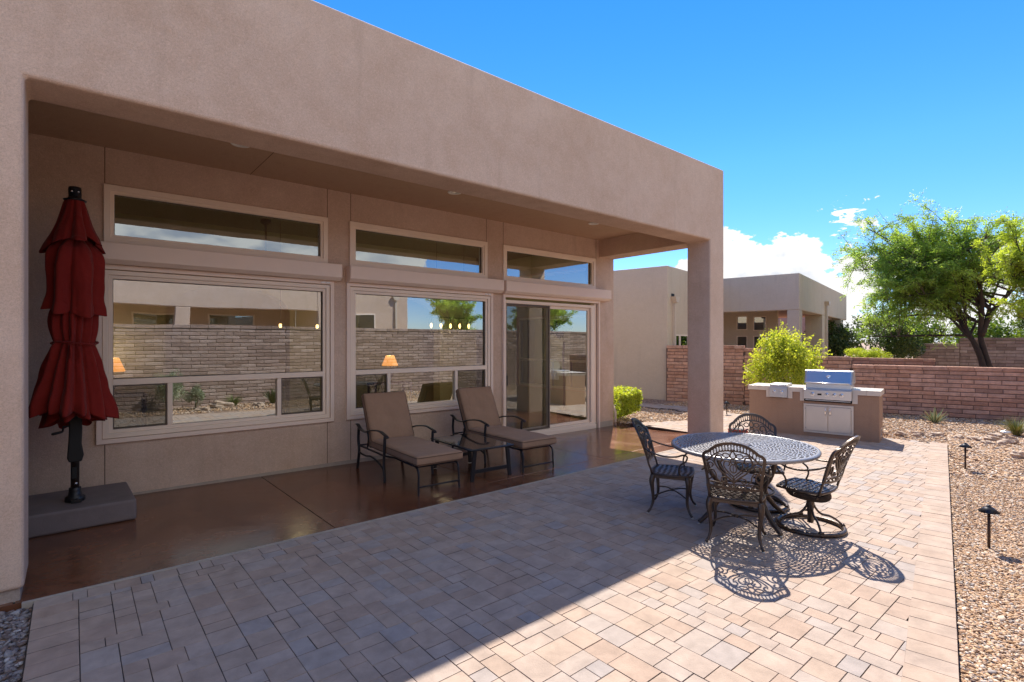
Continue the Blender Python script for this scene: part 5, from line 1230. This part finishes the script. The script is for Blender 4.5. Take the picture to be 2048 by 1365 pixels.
def tree(name, label, base, trunks, centre, rad, n_leaf, lm, bark, seed, size=0.085, aspect=0.3, droop=0.5, group=None, n_l=11, tr=0.10, floor=None):
    """trunks: polylines (absolute). limbs fork from them to points through an uneven crown"""
    t = thing(name, label, 'tree', base, 0, group); O = Vector(base); r = random.Random(seed); rn = np.random.default_rng(seed)
    b = MB(); anchors = []
    for pl in trunks:
        P = [Vector(p)-O for p in smooth_path(pl, 5)]; n = len(P)
        b.tube(P, [tr*(1-0.62*i/(n-1))*(1+0.06*math.sin(i*1.7)) for i in range(n)], 9); anchors += [(P[i], tr*(1-0.62*i/(n-1))) for i in range(n//2, n)]
    limbs = MB(); C = Vector(centre)-O; tips = []
    def rp(u=None):
        while True:
            v = Vector((r.uniform(-1, 1), r.uniform(-1, 1), r.uniform(-1, 1)))
            if v.length <= 1 and v.length > 0.3: break
        a = math.atan2(v.z, v.y); s = 1+0.16*math.sin(3*a+seed)+0.11*math.sin(7*a+1.3*seed)
        return C+Vector((v.x*rad[0]*s, v.y*rad[1]*s, v.z*rad[2]*s))
    for i in range(n_l):
        a, rad0 = r.choice(anchors); e = rp(); e = a+(e-a)*r.uniform(0.55, 0.8)
        m = a+(e-a)*0.5+Vector((r.uniform(-.2, .2), r.uniform(-.2, .2), r.uniform(0.0, 0.35)))*rad[2]*0.45
        P = [Vector(p) for p in smooth_path([a, m, e], 6)]; n = len(P); r0 = min(rad0*0.6, tr*0.55)
        if e.z < a.z-1.1 or (e.z < a.z-0.1 and r.random() < 0.3): continue
        limbs.tube(P, [r0*(1-0.85*k/(n-1))+0.004 for k in range(n)], 6); tips.append(P)
    twigs = MB(); leafP = []; leafD = []; leafR = []
    for i in range(n_l*13):
        L = r.choice(tips) if i >= 2*len(tips) else tips[i//2]; k = r.randrange(2, len(L)); s = L[k]; e = rp()
        if i < 2*len(tips): s = L[-2]; e = s+(L[-1]-L[-3]).normalized()*r.uniform(0.3, 0.7)+Vector((r.uniform(-.3, .3), r.uniform(-.3, .3), r.uniform(-.2, .3)))
        if (e-s).length > rad[1]*0.62: e = s+(e-s).normalized()*rad[1]*r.uniform(0.35, 0.62)
        m = s+(e-s)*0.5+Vector((0, 0, r.uniform(0.05, 0.3)))
        P = [Vector(p) for p in smooth_path([s, m, e], 4)]
        twigs.tube(P, [0.012*(1-0.8*q/(len(P)-1)) for q in range(len(P))], 4, cap=False)
        tone = r.gauss(0.5, 0.2); D = (e-s).normalized()
        for j in range(9):
            f = r.uniform(0.25, 1.0); p = P[min(len(P)-1, int(f*(len(P)-1)))]
            sub_ = Vector((r.gauss(0, 1), r.gauss(0, 1), r.gauss(0, 0.6)))*1.0+D*1.2; sub_.normalize(); ln = r.uniform(0.25, 0.6)*rad[2]*0.26
            nn = max(4, int(n_leaf/(n_l*117))); u = rn.uniform(0, 1, (nn, 1))**0.8
            q = np.array(p)+u*np.array(sub_)*ln+np.array([0, 0, -1])*u**2*ln*0.35*droop+rn.normal(size=(nn, 3))*size*0.55
            leafP.append(q); leafD.append(np.repeat(np.array([[sub_.x, sub_.y, sub_.z-0.5*droop]]), nn, 0)); leafR.append(np.clip(tone+rn.normal(size=nn)*0.16+0.1*(r.random()-0.5), 0, 1))
    b.build('trunk', bark, t); limbs.build('limbs', bark, t); twigs.build('twigs', M['twig'], t)
    Pp = np.vstack(leafP); Dd = np.vstack(leafD); Rr = np.concatenate(leafR)
    if floor is not None: k = Pp[:, 2] > floor-O.z; Pp, Dd, Rr = Pp[k], Dd[k], Rr[k]
    leaves('crown', Pp, size, lm, t, aspect, 0, Rr, Dd); return t
tree('mesquite_tree', 'large feathery mesquite tree with two dark leaning trunks beyond the brick wall', (20, 2.75, -0.1),
     [[(20, 2.70, -0.1), (20, 2.78, 1.0), (20, 3.0, 1.75), (20.1, 3.45, 2.6), (20, 3.9, 3.3)], [(20.1, 2.45, -0.1), (20.1, 2.66, 1.0), (20.1, 2.85, 1.9), (20, 2.8, 2.9), (19.9, 3.0, 4.2)], [(20.1, 2.85, 1.9), (20.2, 2.6, 2.6), (20.2, 2.1, 3.3)]],
     (20, 4.60, 4.3), (2.3, 3.0, 2.75), 140000, M['leaf_mesquite'], M['bark'], 12, size=0.075, aspect=0.27, n_l=44, tr=0.095)
tree('palo_verde_tree', 'lime yellow palo verde tree cut off by the right edge of the picture', (18.2, 0.9, -0.1),
     [[(18.2, 0.9, -0.1), (18.2, 1.0, 1.2), (18.2, 1.3, 2.4), (18.2, 1.5, 3.2)]], (18.2, 1.45, 3.6), (1.9, 1.45, 1.6), 60000, M['leaf_palo'], M['bark'], 5, size=0.075, n_l=18, tr=0.11)
shrub('shrub', 'round clipped dark shrub under the mesquite tree', 'bush', (22.3, 5.32, 0.62), (0.75, 0.68, 0.92), 12000, 0.062, M['leaf_dark'], 21, 70, group=None, sprigs=0)
shrub('shrub', 'low spiky yellow green clump left of the round dark shrub', 'bush', (21.4, 6.05, 0.75), (0.55, 0.72, 0.38), 5000, 0.10, M['leaf_palo'], 22, 24, aspect=0.16, droop=-0.8)
G = 'garden trees and bushes behind the far wall'
for i, (x, y, rx, ry, rz_, m, lb) in enumerate((
        (27.5, 9.3, 1.4, 1.3, 1.25, 'leaf_dark', 'dark green bush between the porch and the round shrub'),
        (28.5, 6.3, 1.4, 1.25, 1.35, 'leaf_mid', 'bright mid green bush just right of the round dark shrub'),
        (28.0, 3.9, 1.4, 1.1, 1.35, 'leaf_mid', 'mid green bush behind the left mesquite trunk'),
        (29.0, 2.2, 1.6, 1.5, 1.5, 'leaf_mid', 'green bush behind the right mesquite trunk'),
        (28.5, -0.2, 1.6, 1.4, 1.35, 'leaf_dark', 'dark bush over the far wall at the right edge'),
        (31.0, 7.8, 1.6, 1.6, 1.75, 'leaf_dark', 'tall dark bush seen under the mesquite crown'))):
    shrub('background_bush', lb, 'bush', (x, y, 0.1), (rx, ry, rz_), 6500, 0.12, M[m], 40+i, 50, G, stems=4, sprigs=14)
tree('background_tree', 'shaded green tree under the palo verde at the far right', (26, 1.2, -0.1), [[(26, 1.2, -0.1), (26, 1.3, 1.5), (26, 1.2, 2.4)]], (26, 1.3, 2.7), (1.6, 1.6, 1.1), 22000, M['leaf_mid'], M['bark'], 9, size=0.12, n_l=12)
# mirrored world plants
tree('mesquite_tree', 'leafy tree mirrored beside the house end in the middle window', (15.5, -8.0, -0.1), [[(15.5, -8, -0.1), (15.3, -8, 1.6), (15, -8.2, 2.6)]], (15.6, -8, 3.6), (2.2, 1.7, 1.7), 40000, M['leaf_mesquite'], M['bark'], 31, size=0.10, n_l=16)
tree('mesquite_tree', 'broad leafy tree mirrored at the right of the middle window', (19.5, -6.0, -0.1), [[(19.5, -6, -0.1), (19.3, -6, 1.6), (19, -6.2, 2.6)]], (19.6, -6, 3.9), (2.6, 2.0, 2.0), 40000, M['leaf_mesquite'], M['bark'], 33, size=0.11, n_l=16)
shrub('sage_bush', 'round grey green sage bush mirrored in the left window', 'bush', (1.9, -1.0, -0.04), (0.40, 0.36, 0.52), 7000, 0.032, M['leaf_sage'], 51, 40)
shrub('sage_bush', 'small grey green sage bush beside the larger mirrored one', 'bush', (2.45, -0.95, -0.04), (0.26, 0.24, 0.33), 3500, 0.03, M['leaf_sage'], 52, 24)
def blades(name, label, cat, base, n, L, w_, m, seed, spread=0.8, curve=0.5, seg=5, group=None, droopy=0.3, stalks=0):
    t = thing(name, label, cat, base, 0, group); r = random.Random(seed); mb = MB()
    for i in range(n):
        a = r.uniform(0, 6.28); e = r.uniform(0.15, spread); l = L*r.uniform(0.6, 1.1); V = []
        p = Vector((0.04*math.cos(a)*r.random(), 0.04*math.sin(a)*r.random(), 0)); side = Vector((-math.sin(a), math.cos(a), 0)); th = e
        for k in range(seg+1):
            f = k/seg; ww = w_*(0.55+1.1*f-1.65*f*f)*(1 if f < 1 else 0)+0.0005
            V += [p-side*ww, p+side*ww+Vector((0, 0, 0)), p+Vector((0, 0, -ww*0.6))]
            d = Vector((math.cos(a)*math.sin(th), math.sin(a)*math.sin(th), math.cos(th))); p = p+d*l/seg; th += curve/seg
        Fc = []
        for k in range(seg): o = 3*k; Fc += [(o, o+2, o+5, o+3), (o+2, o+1, o+4, o+5), (o+1, o, o+3, o+4)]
        mb.add(V, Fc, r=r.random())
    mb.build('leaves' if w_ > 0.01 else 'blades', m, t)
    return t
def agave(loc, label, n=16, L=0.36, w_=0.03, seed=2, mm=None):
    t = thing('agave', label, 'agave', loc); r = random.Random(seed)
    green = MB(); edge = MB()
    for i in range(n):
        a = i*2.4+r.uniform(-.2, .2); th = 0.15+0.85*(i/n)**1.0; l = L*r.uniform(0.75, 1.05); side = Vector((-math.sin(a), math.cos(a), 0)); p = Vector((0.02*math.cos(a), 0.02*math.sin(a), 0.0)); rows = []
        for k in range(8):
            f = k/7; ww = w_*(0.6+1.5*f-2.1*f*f)+0.0006 if f < 1 else 0.0005
            d = Vector((math.cos(a)*math.sin(th), math.sin(a)*math.sin(th), math.cos(th))); nr = d.cross(side); rows.append((p.copy(), ww, nr)); p = p+d*l/7; th += 0.03+0.02*r.random()
        for mb, s0, s1, lift in ((green, -0.55, 0.55, 0.0), (edge, -1.0, -0.56, 0.15), (edge, 0.56, 1.0, 0.15)):
            V = []
            for (q, ww, nr) in rows: V += [q+side*ww*s0-nr*ww*abs(s0)*0.4, q+side*ww*s1-nr*ww*abs(s1)*0.4, q+side*ww*(s0+s1)/2+nr*0.006-nr*ww*abs(s0+s1)/2*0.4]
            mb.add(V, sum([[(3*k, 3*k+1, 3*k+4, 3*k+3), (3*k+1, 3*k+2, 3*k+5, 3*k+4), (3*k+2, 3*k, 3*k+3, 3*k+5)] for k in range(7)], []))
    green.build('leaves', plain('agave_green', (0.14, 0.20, 0.10), 0.55), t); edge.build('leaf_margins', plain('agave_cream', (0.55, 0.50, 0.26), 0.55), t)
agave((14.35, 2.78, -0.03), 'small variegated agave with cream edged leaves in gravel by the brick wall')
blades('grass_clump', 'feathery grass clump in the gravel at the right edge', 'grass clump', (13.6, 1.42, -0.04), 260, 0.42, 0.004, M['leaf_grass'], 6, 0.75, 0.7)
blades('grass_clump', 'green fountain grass mirrored beside the rock in the left window', 'grass clump', (3.35, -1.0, -0.04), 200, 0.40, 0.005, M['leaf_mid'], 7, 0.8, 0.8)
blades('yucca', 'dark spiky yucca mirrored at the right of the left window', 'yucca', (4.35, -1.0, -0.04), 90, 0.52, 0.011, M['leaf_dark'], 8, 0.75, 0.2)
blades('yucca', 'dark spiky yucca mirrored low in the middle window', 'yucca', (9.6, -0.75, -0.04), 90, 0.45, 0.011, M['leaf_dark'], 9, 0.8, 0.2)
def rock(loc, rad, label, seed, rz=0, group=None):
    r = np.random.default_rng(seed); b = MB(); nu, nv = 20, 12; V = []
    for j in range(nv+1):
        for i in range(nu):
            a, c = 2*math.pi*i/nu, math.pi*j/nv; d = np.array([math.sin(c)*math.cos(a), math.sin(c)*math.sin(a), math.cos(c)])
            k = 1+0.16*math.sin(3*d[0]*2+seed)+0.13*math.sin(5*d[1]+2*seed)+0.10*math.sin(7*d[2]+4*d[0]+seed)+r.normal()*0.015
            d = np.sign(d)*np.abs(d)**0.75*k*np.array(rad); V.append(tuple(d))
    Fc = [(j*nu+i, j*nu+(i+1) % nu, (j+1)*nu+(i+1) % nu, (j+1)*nu+i) for j in range(nv) for i in range(nu)]
    b.add(V, Fc[::-1], False); o = b.build('rock', M['rock'], None); o.location = loc; o.rotation_euler = (0.1*seed % 0.3, 0.05, rz); tag(o, label, 'rock', group)
    return o
rock((3.0, -0.85, 0.02), (0.26, 0.16, 0.12), 'flat tan boulder mirrored in the left window', 3, 0.2)
rock((2.55, -0.55, -0.0), (0.16, 0.10, 0.06), 'small flat stone mirrored left of the tan boulder', 5, 0.5)
rock((3.9, -0.6, -0.0), (0.13, 0.10, 0.07), 'small stone mirrored right of the tan boulder', 6, 0.9)
u_ = Vector((0.35, -0.94)).normalized()
rk = [(11.9, 2.82, .13, .08, .05), (12.25, 2.62, .09, .06, .04), (12.45, 2.4, .10, .07, .035), (12.4, 2.05, .11, .07, .035), (12.35, 1.82, .09, .07, .04), (12.55, 1.62, .13, .08, .05), (12.75, 1.42, .11, .09, .055), (12.45, 1.38, .12, .08, .045), (12.9, 1.62, .1, .08, .06), (12.2, 1.45, .09, .06, .04), (12.1, 1.62, .08, .06, .03), (11.0, 1.12, .10, .08, .06), (11.75, 3.05, .1, .06, .04), (12.05, 2.6, .07, .05, .03)]
nm = ['first and largest rock in the border beside the barbecue island', 'second border rock right of the barbecue island', 'flat border rock third from the barbecue island', 'low pale rock near the middle of the dry border', 'small pale rock in the middle of the border', 'broad rock in the pile before the grass clump', 'tall rock at the right end of the pile by the grass', 'flat rock at the front of the pile by the grass', 'round rock touching the grass clump at the right edge', 'small front rock left of the pile', 'tiny pale rock left of the pile', 'lone rock in the gravel at the right picture edge', 'dark edged rock tucked against the barbecue island', 'tiny flat rock between the first two border rocks']
for i, (x, y, a, c, z) in enumerate(rk): rock((x, y, -0.02+z*0.4), (a, c, z), nm[i], 10+i, i*1.1, 'rocks edging the gravel bed')
# ================================================================ SMALL GARDEN THINGS
def path_light(loc, h, label, g='landscape path lights'):
    t = thing('path_light', label, 'path light', loc, 0, g)
    b = MB(); b.lathe([(0.0, -0.05), (0.011, -0.05), (0.011, h-0.03)], segs=12); b.build('stake', plain('stake_rust', (0.05, 0.028, 0.02), 0.55, 0.3), t)
    b = MB(); b.lathe([(0.014, h-0.045), (0.072, h-0.045), (0.074, h-0.04), (0.03, h-0.005), (0.016, h+0.004), (0.014, h+0.014), (0.0, h+0.015)], segs=26); b.build('hood', M['black_metal'], t)
    b = MB(); b.lathe([(0.012, -0.02), (0.03, -0.018), (0.012, 0.0)], segs=14); b.build('collar', M['slab_edge'], t)
path_light((6.03, 0.80, -0.035), 0.36, 'mushroom path light nearest the camera in the right gravel')
path_light((9.47, 1.50, -0.035), 0.36, 'mushroom path light farther back beside the paver edge')
path_light((11.95, 6.25, -0.035), 0.34, 'small dark path light left of the barbecue island')
t = thing('spot_light', 'small silver well light beside the grass clump at the right edge', 'garden light', (13.0, 1.5, -0.03))
b = MB(); b.lathe([(0.0, 0.0), (0.07, 0.0), (0.078, 0.10), (0.085, 0.115), (0.07, 0.135), (0.0, 0.15)], segs=20); b.build('housing', M['steel_dull'], t)
b = MB(); b.lathe([(0.0, 0.1505), (0.02, 0.151), (0.012, 0.165), (0.0, 0.168)], segs=12); b.build('cap', M['steel'], t)
t = thing('slatted_crate', 'low red slatted crate half hidden behind the stucco column', 'crate', (9.42, 4.72, 0.0), 0.1)
for k in range(3): b = MB(); b.box(-0.12, 0.12, -0.15, -0.135, 0.01+0.045*k, 0.042+0.045*k); b.build('slat', M['red_wood'], t)
for k in range(3): b = MB(); b.box(-0.135, -0.121, -0.15, 0.12, 0.01+0.045*k, 0.042+0.045*k); b.build('slat', M['red_wood'], t)
b = MB(); b.box(-0.12, 0.12, -0.134, 0.12, 0.0, 0.12); b.build('liner', M['dark'], t)
# ================================================================ THINGS INSIDE THE ROOM
def lamp(loc, label):
    t = thing('table_lamp', label, 'lamp', loc, 0, 'lit table lamps inside the room')
    b = MB(); b.lathe([(0.0, 0.0), (0.08, 0.0), (0.085, 0.02), (0.03, 0.05), (0.06, 0.14), (0.07, 0.2), (0.03, 0.3), (0.015, 0.34), (0.012, 0.42)], segs=20); b.build('base', M['bronze'], t)
    b = MB(); b.lathe([(0.17, 0.36), (0.175, 0.37), (0.09, 0.58), (0.085, 0.58)], segs=28); b.build('lamp_shade', M['shade_lit'], t)
def glow(loc, w_, r=0.06):
    l = bpy.data.lights.new('lamp_light', 'POINT'); l.energy = w_*0.8; l.color = (1.0, 0.72, 0.42); l.shadow_soft_size = r; l.specular_factor = 0.08
    o = bpy.data.objects.new('lamp_light', l); o.location = loc; COL.objects.link(o)
glow((5.33, 10.5, 1.50), 2.2); glow((0.48, 10.5, 1.55), 2.2); glow((6.25, 9.5, 1.93), 13, 0.3); glow((3.1, 9.55, 1.9), 5, 0.2)
lamp((5.33, 10.5, 0.85), 'lit orange shaded table lamp glowing through the middle window')
lamp((0.48, 10.5, 0.9), 'lit orange shaded table lamp glowing at the left of the left window')
for x, lb in ((5.33, 'dark console table carrying the lamp seen in the middle window'), (0.48, 'dark console table carrying the lamp behind the left window')):
    t = thing('console_table', lb, 'table', (x, 10.5, -0.06), 0, 'console tables inside the room'); z = 0.90 if x > 1 else 0.95
    b = MB(); b.box(-0.45, 0.45, -0.2, 0.2, z-0.03, z+0.005); b.build('tabletop', M['bark'], t)
    for sx in (-0.42, 0.42):
        for sy in (-0.17, 0.17): b = MB(); b.box(sx-0.02, sx+0.02, sy-0.02, sy+0.02, 0, z-0.031); b.build('leg', M['bark'], t)
def chandelier():
    t = thing('chandelier', 'long iron ring chandelier with five lit bulbs behind the middle window', 'chandelier', (6.25, 9.5, 0))
    b = MB(); b.box(-0.62, 0.62, -0.04, 0.04, 3.86, 3.899); b.build('canopy_bar', M['black_metal'], t)
    for x in (-0.35, 0.35): b = MB(); b.tube([(x, 0, 2.25), (x, 0, 3.86)], 0.006, 6); b.build('chain', M['black_metal'], t)
    b = MB(); b.tube([(-0.6, 0, 2.25), (0.6, 0, 2.25)], 0.01, 8); b.build('bar', M['black_metal'], t)
    for k in range(5):
        x = -0.48+0.24*k
        b = MB(); b.tube([(x+0.16*math.cos(a)*0.75, 0.16*math.cos(a)*0.6, 2.10+0.17*math.sin(a)) for a in np.linspace(0, 2*math.pi, 28, endpoint=False)], 0.006, 6, closed=True); o = b.build('ring', M['black_metal'], t)
        b = MB(); b.lathe([(0.0, 2.02), (0.018, 2.04), (0.026, 2.08), (0.016, 2.12), (0.0, 2.13)], (x, 0, 0), 12); b.build('bulb', M['bulb'], o)
        b = MB(); b.tube([(x, 0, 2.13), (x, 0, 2.25)], 0.009, 6); b.build('bulb_holder', M['black_metal'], o)
chandelier()
for x, y in ((2.75, 9.5), (3.42, 9.6)):
    t = thing('pendant_light', 'tiny lit pendant light hanging behind the left window, '+('left one' if x < 3 else 'right one')+' of two', 'pendant light', (x, y, 0), 0, 'pendant lights inside the room')
    b = MB(); b.tube([(0, 0, 2.05), (0, 0, 3.9)], 0.005, 6); b.build('cord', M['black_metal'], t)
    b = MB(); b.lathe([(0.0, 1.98), (0.022, 1.985), (0.022, 2.045), (0.0, 2.05)], segs=14); b.build('lamp_shade', M['bulb'], t)
t = thing('ceiling_fan', 'dark ceiling fan mount seen in the top left window', 'ceiling fan', (2.62, 9.9, 0))
b = MB(); b.lathe([(0.0, 3.9), (0.09, 3.899), (0.085, 3.84), (0.02, 3.80), (0.014, 3.45), (0.014, 3.0), (0.10, 2.98), (0.11, 2.9), (0.0, 2.88)], segs=20); b.build('motor', M['dark'], t)
for k in range(5):
    a = 2*math.pi*k/5; b = MB(); c, s = math.cos(a), math.sin(a); P = [(0.1*c, 0.1*s, 2.94), (0.65*c, 0.65*s, 2.95)]; b.tube(P, [(0.05, 0.006), (0.075, 0.006)], 8, flat=(0, 0, 1)); b.build('blade', M['bark'], t)
t = thing('indoor_plant', 'indoor potted tree with a leafy top behind the right door panel', 'potted plant', (8.35, 8.15, -0.06))
b = MB(); b.lathe([(0.0, 0.0), (0.12, 0.0), (0.15, 0.05), (0.16, 0.26), (0.14, 0.27), (0.0, 0.26)], segs=20); b.build('pot', M['bark'], t)
b = MB(); b.tube(smooth_path([(0, 0, 0.2), (0.03, 0.01, 0.8), (-0.01, 0.0, 1.4), (0.02, 0, 1.8)], 5), 0.022, 8); b.build('stem', M['twig'], t)
Pp, q = crown_pts(420, (0, 0, 1.98), (0.34, 0.34, 0.28), 9, 77); leaves('foliage', Pp, 0.12, M['leaf_dark'], t, 0.7, 0.2, q)
